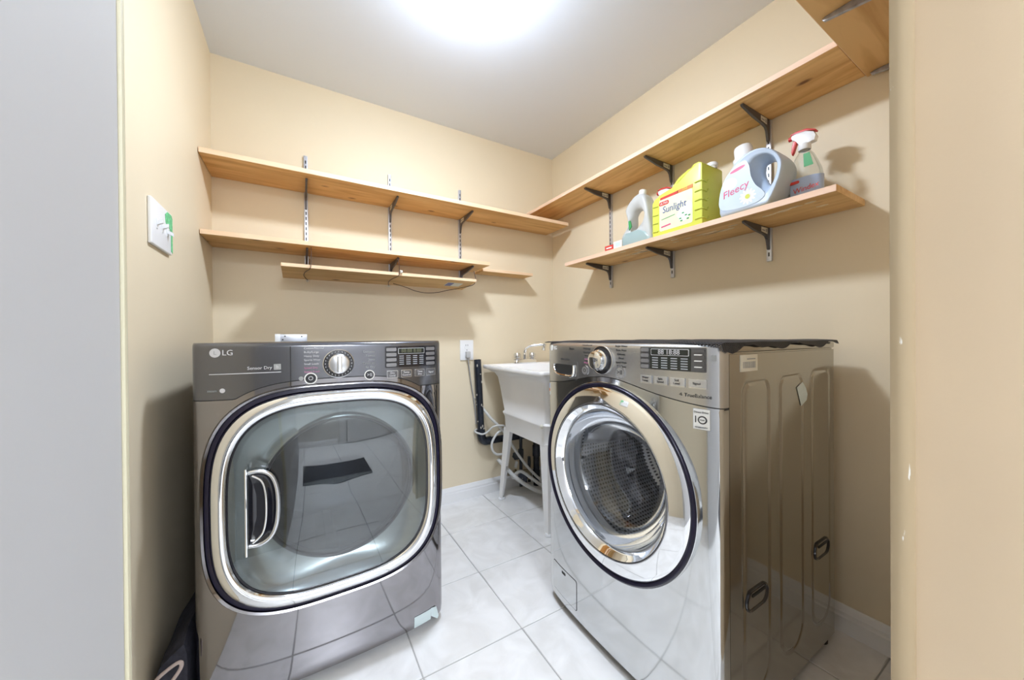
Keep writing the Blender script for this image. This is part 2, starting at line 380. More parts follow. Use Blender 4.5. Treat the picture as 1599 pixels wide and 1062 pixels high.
# baseboards
BBP = [(0, 0), (0.015, 0), (0.015, 0.052), (0.012, 0.058), (0.012, 0.068), (0.008, 0.074), (0.006, 0.084), (0.002, 0.09), (0, 0.09)]
b = MB(); b.prism(BBP, lambda u, v, t: (t, W_B-u, v), W_L, W_R); struct(b.build('baseboard_back', 'white_trim', angle=25))
b = MB(); b.prism(BBP, lambda u, v, t: (W_R-u, t, v), W_F, W_B-0.015); struct(b.build('baseboard_right', 'white_trim', angle=25))
b = MB(); b.prism(BBP, lambda u, v, t: (t, HALL_N+u, v), HALL_L, 0.35); struct(b.build('baseboard_hall', 'white_trim', angle=25))
# a panelled door at the end of the hall (seen mirrored in the dryer)
dr = struct(MB().box(0.45, 1.22, HALL_N+0.002, HALL_N+0.04, 0.01, 2.03, 0.004).build('door_1', 'white_trim'))
for x0, x1 in ((0.53, 0.80), (0.87, 1.14)):
    for z0, z1 in ((0.15, 0.85), (1.0, 1.85)):
        MB().box(x0, x1, HALL_N+0.04, HALL_N+0.048, z0, z1, 0.006).build('panel', 'white_trim', dr)
MB().lathe([(0, 0.07), (0.02, 0.068), (0.026, 0.055), (0.02, 0.042), (0.01, 0.035), (0.01, 0)], (0.5, HALL_N+0.04, 0.98), (0, 1, 0), 24).build('door_knob', 'chrome_soft', dr)
b = MB(); b.box(0.37, 0.445, HALL_N, HALL_N+0.02, 0, 2.11, 0.003); b.box(1.225, 1.30, HALL_N, HALL_N+0.02, 0, 2.11, 0.003); b.box(0.445, 1.225, HALL_N, HALL_N+0.02, 2.035, 2.11, 0.003)
struct(b.build('trim_3', 'white_trim'))

rug = MB().box(-0.06, 0.52, -1.15, -0.52, 0.0005, 0.009, 0.003, 2).build('floor_rug', mat('charcoal_rug', (0.045, 0.045, 0.05), 0.95, vary=0.3, vscale=80))
tag(rug, 'charcoal rug on the hall floor, seen mirrored in the dryer window', 'rug')

# ------------------------------------------------------------------ ceiling lamp
lp = thing('ceiling_lamp', 'small round white dome lamp glowing on the ceiling', 'lamp', (LAMP[0], LAMP[1], CEIL))
MB().lathe([(0.0, -0.001), (0.055, -0.001), (0.06, -0.012), (0.055, -0.03), (0.055, -0.038), (0.0, -0.038)], (LAMP[0], LAMP[1], CEIL), (0, 0, 1), 40).build('lamp_base', 'white_plastic', lp)
MB().lathe([(LAMP_R*math.sin(t*PI/24), -0.031*math.cos(t*PI/24)) for t in range(14)], LAMP, (0, 0, 1), 48).build('dome', 'lamp', lp)
MB().lathe([(LAMP_R*0.99, 0.004), (LAMP_R*1.06, 0.006), (LAMP_R*1.06, 0.030), (LAMP_R*0.9, 0.040), (0.055, 0.048)], LAMP, (0, 0, 1), 48).build('lamp_shield', 'white_plastic', lp)  # added out of view, keeps the dome's light off ceiling and upper walls

# ------------------------------------------------------------------ front-load machines: shared building
class Front:
    """bowed front with rounded corners. u in [-1, 1] along the width, z up."""
    def __init__(s, kind, a0, a1, back, Dp, bow, n): s.k, s.a0, s.a1, s.back, s.D, s.bow, s.n = kind, a0, a1, back, Dp, bow, n
    def dep(s, u): return s.D*max(0.0, 1-abs(u)**s.n)**(1/s.n) + s.bow*(1-u*u)
    def pt(s, a, z, off=0.0, flatten=None):
        c, h = (s.a0+s.a1)/2, (s.a1-s.a0)/2; u = max(-1, min(1, (a-c)/h)); d = s.dep(u)
        if z < 0.06: d -= 0.022*((0.06-z)/0.06)**2
        if z > s.ztop-0.014: d -= 0.014*(1-math.sqrt(max(0, 1-((z-s.ztop+0.014)/0.014)**2)))
        d = max(d, 0) + off
        return Vector((a, s.back-d, z)) if s.k == 'Y' else Vector((s.back-d, a, z))
    def samples(s, n=90):
        c, h = (s.a0+s.a1)/2, (s.a1-s.a0)/2
        return [c+h*math.copysign(1-(1-abs(t))**2.6, t) for t in [(-1+2*i/n) for i in range(n+1)]]
    def patch(s, a0, a1, z0, z1, off, r=0.004, base=-0.002, n=5):
        """thin rounded plate lying on the front, following its bow"""
        r = min(r, (a1-a0)/2-1e-5, (z1-z0)/2-1e-5); m = MB(); k = max(1, int((a1-a0-2*r)/0.012))
        A = [a0+r*(1-math.cos(t*PI/2/n)) for t in range(n)]+[a0+r+(a1-a0-2*r)*t/k for t in range(k+1)]+[a1-r*(1-math.cos(t*PI/2/n)) for t in reversed(range(n))]
        def hh(a):
            d = max(0, a0+r-a, a-(a1-r)); return (z1-z0)/2-r+math.sqrt(max(0, r*r-d*d))
        zc = (z0+z1)/2; bm = m.bm; cols = []
        for a in A: cols.append([bm.verts.new(s.pt(a, zc+q*max(hh(a), 2e-6), o)) for q, o in ((1, base), (1, off), (-1, off), (-1, base))])
        for c, d in zip(cols, cols[1:]):
            for t in range(3): bm.faces.new([c[t], d[t], d[t+1], c[t+1]])
        bm.faces.new(cols[0]); bm.faces.new(list(reversed(cols[-1])))
        return m
    def disc(s, a, z, r, off, base=-0.001): return s.patch(a-r, a+r, z-r, z+r, off, r, base, 10)
def front_ring(F, hole, outer, centre, rings):
    """front sheet between the hole outline and the outer outline, both star-shaped about the centre"""
    rows = []
    for t in rings:
        row = []
        for (a, z) in outer:
            th = math.atan2(z-centre[1], a-centre[0]); ha, hz = hole(th)
            row.append(F.pt(ha+(a-ha)*t, hz+(z-hz)*t))
        rows.append(row)
    return rows
RINGS = [0, 0.05, 0.15, 0.3, 0.45, 0.6, 0.72, 0.8, 0.86, 0.9, 0.93, 0.955, 0.975, 0.99, 1]
def outline(F, zb, ztop_fn, n=110):
    sm = F.samples(n); P = [(a, zb) for a in sm]
    z_hi = ztop_fn(sm[-1]); m = 50
    P += [(sm[-1], zb+(z_hi-zb)*i/m) for i in range(1, m)]
    P += [(a, ztop_fn(a)) for a in reversed(sm)]
    z_hi = ztop_fn(sm[0])
    P += [(sm[0], z_hi+(zb-z_hi)*i/m) for i in range(1, m)]
    return P
def panel_mesh(F, ztop_fn, ztop, gap=0.0025):
    m = MB(); sm = F.samples(110); rows = []
    fr = [0, 0.1, 0.25, 0.5, 0.75]
    for f in fr: rows.append([F.pt(a, (ztop_fn(a)+gap)+(ztop-0.016-ztop_fn(a)-gap)*f) for a in sm])
    for k in range(9): rows.append([F.pt(a, ztop-0.014+0.014*math.sin(k/8*PI/2)) for a in sm])
    rows.append([(Vector((p.x, F.back, ztop)) if F.k == 'Y' else Vector((F.back, p.y, ztop))) for p in rows[-1]])
    m.grid(rows); return m
def side_sheet(fn, a0, a1, z0, z1, na, nz, grooves, depth=0.003):
    """grid sheet with pressed grooves: loops given as rounded rectangles"""
    def dist(a, z, g):
        x0, x1, y0, y1, rt, rb = g; r = rt if z > (y0+y1)/2 else rb
        cx, cy = (x0+x1)/2, (y0+y1)/2; hx, hy = (x1-x0)/2-r, (y1-y0)/2-r
        dx, dy = abs(a-cx)-hx, abs(z-cy)-hy
        return math.hypot(max(dx, 0), max(dy, 0))+min(max(dx, dy), 0)-r
    rows = []
    for j in range(nz+1):
        z = z0+(z1-z0)*j/nz; row = []
        for i in range(na+1):
            a = a0+(a1-a0)*i/na; h = 0
            for g in grooves:
                if a < g[0]-0.02 or a > g[1]+0.02: continue
                d = abs(dist(a, z, g)); h = max(h, math.exp(-(d/0.0042)**2))
            row.append(fn(a, z, -depth*h))
        rows.append(row)
    m = MB(); m.grid(rows); return m

# ------------------------------------------------------------------ dryer
DX0, DX1, DTOP, DBK, DSEAM = -0.246, 0.430, 0.994, 1.93, 1.262
FD = Front('Y', DX0, DX1, DSEAM, 0.070, 0.018, 5); FD.ztop = DTOP
DC = (0.095, 0.555); DA, DN = 0.315, 3.3
def sup(th, a, n=DN, c=DC):
    k = (abs(math.cos(th))**n+abs(math.sin(th))**n)**(-1/n); return (c[0]+a*k*math.cos(th), c[1]+a*k*math.sin(th))
def d_seam(x):
    z = 0.842; u = abs((x-DC[0])/(DA+0.016))
    if u < 1: z = max(z, DC[1]+(DA+0.016)*(1-u**DN)**(1/DN))
    # soften where the arch meets the straight seam
    return z
dry = thing('dryer', 'dark graphite front-load dryer with a big squarish glass door', 'dryer', (0.09, 1.6, 0))
b = MB(); b.grid(front_ring(FD, lambda t: sup(t, 0.300), outline(FD, 0.028, lambda x: d_seam(x)), DC, RINGS), close_u=True)
b.build('front_panel', 'dryer', dry, angle=50)
b = MB()   # cabinet: two sides, back, top, bottom
b.box(DX0, DX0+0.004, DSEAM, DBK, 0.03, DTOP-0.012); b.box(DX1-0.004, DX1, DSEAM, DBK, 0.03, DTOP-0.012); b.box(DX0+0.004, DX1-0.004, DBK-0.004, DBK, 0.03, DTOP-0.012)
b.box(DX0, DX1, DSEAM-0.001, DBK, DTOP-0.012, DTOP-0.001, 0.003); b.box(DX0+0.01, DX1-0.01, DSEAM-0.03, DBK-0.01, 0.028, 0.034)
b.build('cabinet', 'dryer_side', dry)
panel_mesh(FD, d_seam, DTOP).build('control_panel', 'dryer_panel', dry, angle=50)
# dark joint behind the seam line
b = MB(); sm = FD.samples(110); b.grid([[FD.pt(a, d_seam(a)-0.003, -0.0012) for a in sm], [FD.pt(a, d_seam(a)+0.005, -0.0012) for a in sm]]); b.build('panel_joint', 'dark_slot', dry)
FD.patch(-0.0262, -0.0240, 0.868, 0.982, 0.0006, 0.0005).build('panel_joint', 'dark_slot', dry)
for x, y in ((DX0+0.05, DSEAM), (DX1-0.05, DSEAM), (DX0+0.05, DBK-0.06), (DX1-0.05, DBK-0.06)):
    MB().lathe([(0, 0.0), (0.022, 0.0), (0.022, 0.01), (0.012, 0.014), (0.01, 0.03), (0, 0.03)], (x, y, 0.0), (0, 0, 1), 20).build('foot', 'dark_slot', dry)
def suprow(a, y, n=160, nn=DN): return [(p[0], y, p[1]) for p in (sup(2*PI*k/n, a, nn) for k in range(n))]
YF = FD.pt(DC[0], 0.555).y          # front face at the door's middle
b = MB(); b.grid([suprow(0.318, YF+0.03), suprow(0.319, YF-0.004), suprow(0.316, YF-0.009), suprow(0.311, YF-0.006), suprow(0.310, YF+0.03)], close_u=True); b.build('door_surround', 'dryer', dry)
b = MB(); b.grid([suprow(0.3105, YF+0.02), suprow(0.3095, YF-0.002), suprow(0.300, YF-0.006), suprow(0.297, YF+0.01)], close_u=True); b.build('door_gasket', 'navy_gap', dry)
door = MB(); door.grid([suprow(0.298, YF+0.01), suprow(0.297, YF-0.012), suprow(0.292, YF-0.021), suprow(0.280, YF-0.026), suprow(0.268, YF-0.024), suprow(0.2645, YF-0.019), suprow(0.2635, YF+0.004)], close_u=True)
door = door.build('door', 'chrome', dry, angle=60)
b = MB(); b.grid([suprow(0.2637, YF-0.0165), suprow(0.2600, YF-0.0165), suprow(0.2598, YF+0.0)], close_u=True); b.build('door_groove', 'gloss_black', door)
IC, IR = (0.108, 0.553), 0.205
def circ(r, y, n=160, c=IC): return [(c[0]+r*math.cos(2*PI*k/n), y, c[1]+r*math.sin(2*PI*k/n)) for k in range(n)]
b = MB(); b.grid([suprow(0.2605, YF-0.012), suprow(0.256, YF-0.004), suprow(0.246, YF+0.008), [tuple(0.5*Vector(p)+0.5*Vector(q)) for p, q in zip(suprow(0.246, YF+0.02), circ(0.216, YF+0.034))], circ(0.216, YF+0.036), circ(0.210, YF+0.030), circ(0.204, YF+0.034), circ(0.200, YF+0.05)], close_u=True)
b.build('door_dish', 'dish', door, angle=60)
b = MB(); b.grid([circ(0.2125, YF+0.0285), circ(0.206, YF+0.0275), circ(0.2045, YF+0.034)], close_u=True); b.build('window_ring', 'gloss_black', door)
b = MB(); b.grid([circ(0.204*math.sin(t*PI/16)+1e-5, YF+0.032-0.006*math.cos(t*PI/16)) for t in range(9)], close_u=True); b.build('window_glass', 'dark_glass', door)
b = MB(); rr = [0.001, 0.06, 0.12, 0.17, 0.21, 0.24, 0.2605]; b.grid([suprow(r, YF-0.022+0.007*(r/0.2605)**2) for r in rr], close_u=True); b.build('cover_glass', 'dryer_glass', door)
# grab handle let into the glass at the left
hx, hz = -0.118, 0.560
b = MB(); b.box(hx-0.008, hx-0.003, YF-0.056, YF-0.028, hz-0.112, hz+0.112, 0.002); b.build('handle_blade', 'chrome', door)
P = [(hx-0.002, hz+0.095), (hx+0.022, hz+0.096), (hx+0.045, hz+0.082), (hx+0.058, hz+0.05), (hx+0.062, hz), (hx+0.058, hz-0.05), (hx+0.045, hz-0.082), (hx+0.022, hz-0.096), (hx-0.002, hz-0.095)]
Q = [(p.x, p.z) for p in bez([(a, 0, c) for a, c in P], 6)]
b = MB(); b.tube([(a, YF-0.034, c) for a, c in Q], 0.0055, 10); b.build('handle_rim', 'chrome_soft', door)
b = MB(); rows = []
for s_, y in ((1.0, -0.033), (0.93, -0.028), (0.8, -0.020), (0.6, -0.0160), (0.3, -0.015)): rows.append([(hx+0.02+(a-hx-0.02)*s_, YF+y-0.006, hz+(c-hz)*s_) for a, c in Q])
b.grid(rows, close_u=True); b.bm.faces.new([v for v in b.bm.verts][-len(Q):]); b.build('handle_pocket', 'gloss_black', door)
b = MB(); b.tube(bez([(hx+0.006, YF-0.037, hz+0.088), (hx+0.026, YF-0.036, hz+0.070), (hx+0.034, YF-0.036, hz+0.04), (hx+0.036, YF-0.036, hz), (hx+0.034, YF-0.036, hz-0.04), (hx+0.026, YF-0.036, hz-0.070), (hx+0.006, YF-0.037, hz-0.088)], 6), 0.003); b.build('handle_lip', 'chrome', door)
# drum behind the window
b = MB(); b.lathe([(0.235, 0.055), (0.25, 0.07), (0.275, 0.10), (0.275, 0.50), (0.24, 0.53), (0.001, 0.55)], (IC[0], YF, IC[1]), (0, 1, 0), 64); b.build('drum', 'drum', dry)
for k in range(3):
    b = MB(); th = k*2*PI/3+0.4; c, s_ = math.cos(th), math.sin(th)
    b.loft([[(IC[0]+(0.275-h)*c-w_*s_, YF+y, IC[1]+(0.275-h)*s_+w_*c) for w_, h in ((-0.035, 0), (-0.012, hh), (0.012, hh), (0.035, 0))] for y, hh in ((0.14, 0.02), (0.2, 0.05), (0.4, 0.05), (0.47, 0.02))])
    b.build('drum_vane', 'drum', dry)
# controls
kx, kz = 0.0970, 0.929
def kn(x, z): return FD.pt(x, z)
b = MB(); b.lathe([(0.0425, -0.004), (0.0425, 0.003), (0.0405, 0.004), (0.0405, -0.001)], kn(kx, kz), (0, -1, 0), 48); b.build('dial_ring', 'chrome_soft', dry)
b = MB(); b.lathe([(0.0405, -0.001), (0.0405, 0.002), (0.030, 0.003), (0.001, 0.003)], kn(kx, kz), (0, -1, 0), 48); b.build('dial_scale', 'gloss_black', dry)
kb = MB().lathe([(0.0305, 0.002), (0.0305, 0.012), (0.029, 0.020), (0.027, 0.0225), (0.025, 0.0235), (0.001, 0.024)], kn(kx, kz), (0, -1, 0), 48).build('dial', 'chrome_soft', dry)
kp = kn(kx, kz)
MB().box(kp.x-0.0065, kp.x+0.0065, kp.y-0.033, kp.y-0.018, kp.z-0.0245, kp.z+0.0245, 0.003).build('dial_grip', 'chrome', kb)
b = MB()
for k in range(24):
    th = 2*PI*k/24; c, s_ = math.cos(th), math.sin(th)
    b.box(kp.x+0.0355*c-0.0007, kp.x+0.0355*c+0.0007, kp.y-0.0032, kp.y-0.0018, kp.z+0.0355*s_-0.002, kp.z+0.0355*s_+0.002)
b.build('dial_marks', 'grey_print', dry)['kind'] = 'stuff'
def round_button(F, root, a, z, r, ax, ring_m, face_m, sym):
    p = F.pt(a, z)
    rg = MB().lathe([(r, -0.003), (r, 0.003), (r*0.82, 0.003), (r*0.82, -0.001)], p, ax, 32).build('round_button', ring_m, root)
    MB().lathe([(r*0.82, 0.0005), (r*0.75, 0.002), (0.0001, 0.0024)], p, ax, 32).build('button_face', face_m, rg)
    text('button_mark', sym, r*1.0, p+Vector(ax)*0.0032, ROT_Y if F.k == 'Y' else ROT_X, 'grey_print' if F.k == 'Y' else 'print', rg)
round_button(FD, dry, 0.024, 0.889, 0.0165, (0, -1, 0), 'label_white', 'gloss_black', 'O')
round_button(FD, dry, 0.183, 0.890, 0.0150, (0, -1, 0), 'label_white', 'gloss_black', '>II')
FD.patch(0.231, 0.404, 0.909, 0.977, 0.0010, 0.003).build('display_panel', 'gloss_black', dry)
sc = FD.patch(0.272, 0.361, 0.952, 0.971, 0.0016, 0.002).build('display', 'grey_print', dry)
FD.patch(0.2735, 0.3595, 0.9535, 0.9695, 0.0021, 0.002).build('display_window', 'lcd', sc)
text('display_digits', '88:88 8:88', 0.0165, FD.pt(0.316, 0.9615, 0.0026), ROT_Y, 'led', sc)
for c in range(4):
    for r_ in range(5):
        x = 0.283+c*0.0225; z = 0.945-r_*0.0066
        FD.patch(x-0.0075, x+0.0075, z-0.0013, z+0.0013, 0.0016, 0.0005, 0.0005, 2).build('indicator', 'indicator', dry)
for r_ in range(4):
    for x0, x1 in ((0.234, 0.266), (0.367, 0.400)):
        z = 0.967-r_*0.0165; FD.patch(x0, x1, z-0.0055, z+0.0055, 0.003, 0.003, 0.0, 3).build('side_key', 'key_grey', dry)
for x, tx in ((0.2525, 'Dry\nLevel'), (0.298, 'Temp.\nControl'), (0.3435, 'Time\nDry'), (0.3845, 'Signal')):
    k = FD.patch(x-0.0175, x+0.0175, 0.8755, 0.8995, 0.0035, 0.002, 0, 3).build('function_key', 'chrome_soft', dry)
    FD.patch(x-0.0160, x+0.0160, 0.8770, 0.8980, 0.0045, 0.002, 0.002, 3).build('key_face', 'key_dark', k)
    text('key_lettering', tx, 0.0085, FD.pt(x, 0.8875, 0.0052), ROT_Y, 'grey_print', k)
for i, (tx, mm) in enumerate((('Cotton/Normal', 'grey_print'), ('Bulky/Large', 'grey_print'), ('Heavy Duty', 'grey_print'), ('Sports Wear', 'grey_print'), ('Small Loads', 'grey_print'), ('Speed Dry', 'pink_print'), ('Steam Fresh', 'pink_print'))):
    text('cycle_lettering', tx, 0.0080, FD.pt(0.0075, 0.976-i*0.0113, 0.0006), ROT_Y, mm, dry, 'LEFT')
for i, tx in enumerate(('Delicates', 'Towels', 'Jeans', 'Time Dry', 'Air Dry')):
    text('cycle_lettering', tx, 0.0095, FD.pt(0.200, 0.962-i*0.0120, 0.0006), ROT_Y, 'print_grey', dry, 'RIGHT')
lg = FD.disc(-0.193, 0.9675, 0.0118, 0.0012).build('logo', 'grey_print', dry)
text('logo_mark', 'L', 0.014, FD.pt(-0.193, 0.9675, 0.002), ROT_Y, 'print_grey', lg)
text('logo', 'LG', 0.0205, FD.pt(-0.1785, 0.9672, 0.0006), ROT_Y, 'grey_print', dry, 'LEFT', 0.0006)
text('lettering', 'Sensor Dry', 0.0120, FD.pt(-0.0685, 0.9245, 0.0006), ROT_Y, 'grey_print', dry, 'RIGHT')
q = FD.patch(-0.0645, -0.0475, 0.918, 0.934, 0.0012, 0.001, 0, 2).build('icon', 'print_grey', dry)
text('icon_mark', 'b', 0.012, FD.pt(-0.056, 0.926, 0.002), ROT_Y, 'grey_print', q)
FD.patch(-0.206, -0.0475, 0.9105, 0.9125, 0.0012, 0.0008, 0).build('trim_line', 'grey_print', dry)
text('lettering', 'steam', 0.009, FD.pt(-0.200, 0.868, 0.0006), ROT_Y, 'print_grey', dry)
FD.disc(-0.178, 0.868, 0.006, 0.001).build('icon', 'grey_print', dry)
MB().lathe([(0.006, 0), (0.006, 0.001), (0.0001, 0.001)], FD.pt(0.0, 0.890), (0, -1, 0), 24).build('icon', 'print_grey', dry)
# tape at the lower right corner
b = MB(); b.grid([[FD.pt(x, z, 0.0012) for x in (0.318, 0.338, 0.358, 0.378)] for z in (0.03, 0.045, 0.06, 0.07)]); b.build('tape_strip', 'pale_tape', dry)
b = MB(); b.face([FD.pt(0.378, 0.072, 0.0015), FD.pt(0.398, 0.068, 0.004), FD.pt(0.408, 0.028, 0.010), FD.pt(0.402, 0.022, 0.012), FD.pt(0.378, 0.045, 0.003)]); b.build('tape_strip', 'pale_tape', dry)

# ------------------------------------------------------------------ washer
WY0, WY1, WTOP, WBK, WSEAM = 0.455, 1.122, 0.983, 1.490, 0.865
FW = Front('X', WY0, WY1, WSEAM, 0.050, 0.014, 4.5); FW.ztop = WTOP
WC = (0.787, 0.570); WR = 0.288
def wcirc(th, r=WR): return (WC[0]+r*math.cos(th), WC[1]+r*math.sin(th))
def w_seam(y):
    z = 0.830; u = abs(y-WC[0])
    return max(z, 0.842-0.010*(u/0.3)**2 + 0.036*math.exp(-(u/0.16)**2))
was = thing('washing_machine', 'silver steel front-load washer with a round chrome porthole door', 'washer', (1.15, 0.79, 0))
b = MB(); b.grid(front_ring(FW, lambda t: wcirc(t, 0.262), outline(FW, 0.030, w_seam), WC, RINGS), close_u=True); b.build('front_panel', 'washer', was, angle=50)
panel_mesh(FW, w_seam, WTOP).build('control_panel', 'washer_panel', was, angle=50)
b = MB(); sm = FW.samples(110); b.grid([[FW.pt(a, w_seam(a)-0.003, -0.0012) for a in sm], [FW.pt(a, w_seam(a)+0.005, -0.0012) for a in sm]]); b.build('panel_joint', 'dark_slot', was)
gro = [(0.930, 1.056, 0.10, 0.884, 0.028, 0.060), (1.122, 1.256, 0.112, 0.886, 0.028, 0.064), (1.325, 1.452, 0.108, 0.893, 0.026, 0.060)]
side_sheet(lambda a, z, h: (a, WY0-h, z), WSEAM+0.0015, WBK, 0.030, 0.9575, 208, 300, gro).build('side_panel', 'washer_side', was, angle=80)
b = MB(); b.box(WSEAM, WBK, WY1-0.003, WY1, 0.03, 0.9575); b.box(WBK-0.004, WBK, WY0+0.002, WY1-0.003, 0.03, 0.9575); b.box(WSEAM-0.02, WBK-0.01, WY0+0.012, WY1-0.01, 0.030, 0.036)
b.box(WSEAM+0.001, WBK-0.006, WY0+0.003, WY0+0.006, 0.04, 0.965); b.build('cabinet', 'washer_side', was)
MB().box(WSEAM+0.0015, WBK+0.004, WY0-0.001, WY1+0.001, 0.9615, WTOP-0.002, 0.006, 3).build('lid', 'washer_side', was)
MB().box(WSEAM+0.0, WBK-0.004, WY0+0.004, WY1-0.004, 0.955, 0.963).build('lid_joint', 'dark_slot', was)
for x, y in ((WSEAM+0.04, WY0+0.05), (WSEAM+0.04, WY1-0.05), (WBK-0.03, WY0+0.03), (WBK-0.05, WY1-0.05)):
    MB().lathe([(0, 0.0), (0.022, 0.0), (0.022, 0.01), (0.012, 0.014), (0.01, 0.032), (0, 0.032)], (x, y, 0.0), (0, 0, 1), 20).build('foot', 'dark_slot', was)
XF = FW.pt(WC[0], WC[1]).x; WO = (XF, WC[0], WC[1]); AX = (-1, 0, 0)
MB().lathe([(0.2935, -0.02), (0.2935, 0.0012), (0.2925, 0.002), (0.290, 0.0015), (0.289, -0.02)], WO, AX, 128).build('door_surround', 'washer', was)
MB().lathe([(0.2895, -0.02), (0.2895, 0.004), (0.2875, 0.0065), (0.2830, 0.0065), (0.2790, 0.0035), (0.276, -0.02)], WO, AX, 128).build('door_gap', 'navy_gap', was)
wd = MB().lathe([(0.2785, -0.015), (0.2785, 0.0015), (0.2765, 0.004), (0.266, 0.0085), (0.248, 0.0150), (0.233, 0.0200), (0.2275, 0.0215), (0.2260, 0.0205)], WO, AX, 160).build('door', 'chrome', was, angle=60)
MB().lathe([(0.2262, 0.0207), (0.2240, 0.0200), (0.2235, 0.017)], WO, AX, 128).build('door_groove', 'dark_slot', wd)
MB().lathe([(0.2240, 0.0195), (0.2195, 0.013), (0.2125, 0.004), (0.2075, -0.003), (0.2060, -0.008)], WO, AX, 160).build('inner_ring', 'chrome', wd, angle=60)
MB().lathe([(0.2060, -0.0075), (0.2040, -0.006), (0.2015, -0.008), (0.2005, -0.02)], WO, AX, 128).build('glass_rim', 'gasket', wd)
MB().lathe([(0.2010, -0.006)]+[(0.06+0.1410*math.cos(t*PI/20)**0.8 if t < 10 else 0.06, -0.010-0.12*math.sin(t*PI/20)) for t in range(11)]+[(0.04, -0.1325), (0.0001, -0.135)], WO, AX, 96).build('glass_bowl', 'glass_bowl', wd)
MB().lathe([(0.275, -0.03), (0.262, -0.04), (0.228, -0.045), (0.218, -0.06), (0.228, -0.075), (0.216, -0.09), (0.24, -0.10)], WO, AX, 96).build('gasket', 'gasket', was)
MB().lathe([(0.225, -0.10), (0.245, -0.12), (0.245, -0.46), (0.21, -0.49), (0.0001, -0.50)], WO, AX, 96).build('drum', 'perf', was)
for k in range(3):
    b = MB(); th = k*2*PI/3+0.25; c, s_ = math.cos(th), math.sin(th)
    b.loft([[(XF+x, WC[0]+(0.245-h)*c-w_*s_, WC[1]+(0.245-h)*s_+w_*c) for w_, h in ((-0.04, -0.003), (-0.022, hh*0.8), (-0.008, hh), (0.008, hh), (0.022, hh*0.8), (0.04, -0.003))] for x, hh in ((0.13, 0.02), (0.17, 0.055), (0.40, 0.055), (0.47, 0.02))])
    b.build('drum_vane', 'drum', was)
# detergent drawer pull
dw = FW.patch(0.915, 1.092, 0.858, 0.918, 0.0008, 0.006, -0.001).build('detergent_drawer', 'washer_panel', was)
FW.patch(0.933, 1.052, 0.872, 0.906, 0.0016, 0.014, 0).build('drawer_slot', 'dark_slot', dw)
b = MB(); pp = bez([FW.pt(1.053, 0.906, 0.006), FW.pt(1.050, 0.888, 0.006), FW.pt(1.035, 0.876, 0.008), FW.pt(1.010, 0.870, 0.009), FW.pt(0.970, 0.868, 0.009), FW.pt(0.942, 0.868, 0.008), FW.pt(0.932, 0.878, 0.006), FW.pt(0.932, 0.906, 0.004)], 5)
b.tube(pp, 0.0042, 8); b.build('drawer_handle', 'chrome', dw)
# dial
ky, kz = 0.800, 0.931; kp = FW.pt(ky, kz)
MB().lathe([(0.0450, -0.003), (0.0450, 0.003), (0.0430, 0.004), (0.0430, 0)], kp, AX, 48).build('dial_ring', 'chrome_soft', was)
MB().lathe([(0.0430, 0.0), (0.0430, 0.0025), (0.03, 0.0035), (0.001, 0.0035)], kp, AX, 48).build('dial_scale', 'gloss_black', was)
kb = MB().lathe([(0.0335, 0.002), (0.0325, 0.016), (0.029, 0.018), (0.029, 0.028), (0.0275, 0.033), (0.024, 0.035), (0.001, 0.0355)], kp, AX, 48).build('dial', 'chrome', was)
MB().lathe([(0.0340, 0.004), (0.0340, 0.012)], kp, AX, 48).build('dial_grip', 'chrome_soft', kb)
round_button(FW, was, 0.877, 0.893, 0.0165, AX, 'chrome_soft', 'washer_key', 'O')
round_button(FW, was, 0.728, 0.898, 0.0185, AX, 'chrome_soft', 'washer_key', '>II')
FW.patch(0.4835, 0.657, 0.9150, 0.974, 0.0010, 0.003).build('display_panel', 'screen_bezel', was)
FW.patch(0.5180, 0.6270, 0.9165, 0.9725, 0.0016, 0.002).build('display_field', 'lcd', was)
sc = FW.patch(0.5215, 0.6230, 0.9525, 0.970, 0.0022, 0.002, 0.0).build('display', 'grey_print', was)
FW.patch(0.5230, 0.6215, 0.9540, 0.9685, 0.0027, 0.002, 0.0).build('display_window', 'lcd', sc)
text('display_digits', '88 18:88', 0.0170, FW.pt(0.572, 0.9612, 0.0033), ROT_X, 'grey_print', sc)
for c in range(4):
    for r_ in range(5):
        y = 0.611-c*0.026; z = 0.946-r_*0.0063
        FW.patch(y-0.0085, y+0.0085, z-0.0013, z+0.0013, 0.0022, 0.0005, 0.0005, 2).build('indicator', 'indicator', was)
for r_ in range(4):
    for y0, y1 in ((0.4865, 0.5150), (0.630, 0.654)):
        z = 0.9665-r_*0.0148; FW.patch(y0, y1, z-0.0048, z+0.0048, 0.003, 0.003, 0.0, 3).build('side_key', 'screen_bezel' if y0 < 0.6 else 'key_grey', was)
        if y0 < 0.6 and r_ > 0: FW.patch(y0+0.006, y1-0.006, z+0.004, z+0.0065, 0.0036, 0.001, 0, 2).build('key_light', 'label_white', was)
for y, hw, tx in ((0.638, 0.018, 'Water\nTemp.'), (0.594, 0.0185, 'Spin\nSpeed'), (0.550, 0.019, 'Soil\nLevel'), (0.5025, 0.020, 'Signal')):
    k = FW.patch(y-hw, y+hw, 0.8755, 0.8985, 0.0030, 0.002, 0, 3).build('function_key', 'chrome_soft', was)
    FW.patch(y-hw+0.0015, y+hw-0.0015, 0.8785, 0.8970, 0.0046, 0.002, 0.002, 3).build('key_face', 'washer_key', k)
    text('key_lettering', tx, 0.0080, FW.pt(y, 0.8880, 0.0054), ROT_X, 'print', k)
for i, tx in enumerate(('Cotton/Normal', 'Bulky/Large', 'Heavy Duty', 'Towels', 'Sanitary', 'Allergiene')):
    text('cycle_lettering', tx, 0.0072, FW.pt(0.8680, 0.976-i*0.0115, 0.0006), ROT_X, 'print' if i < 4 else 'pink_print', was, 'CENTER')
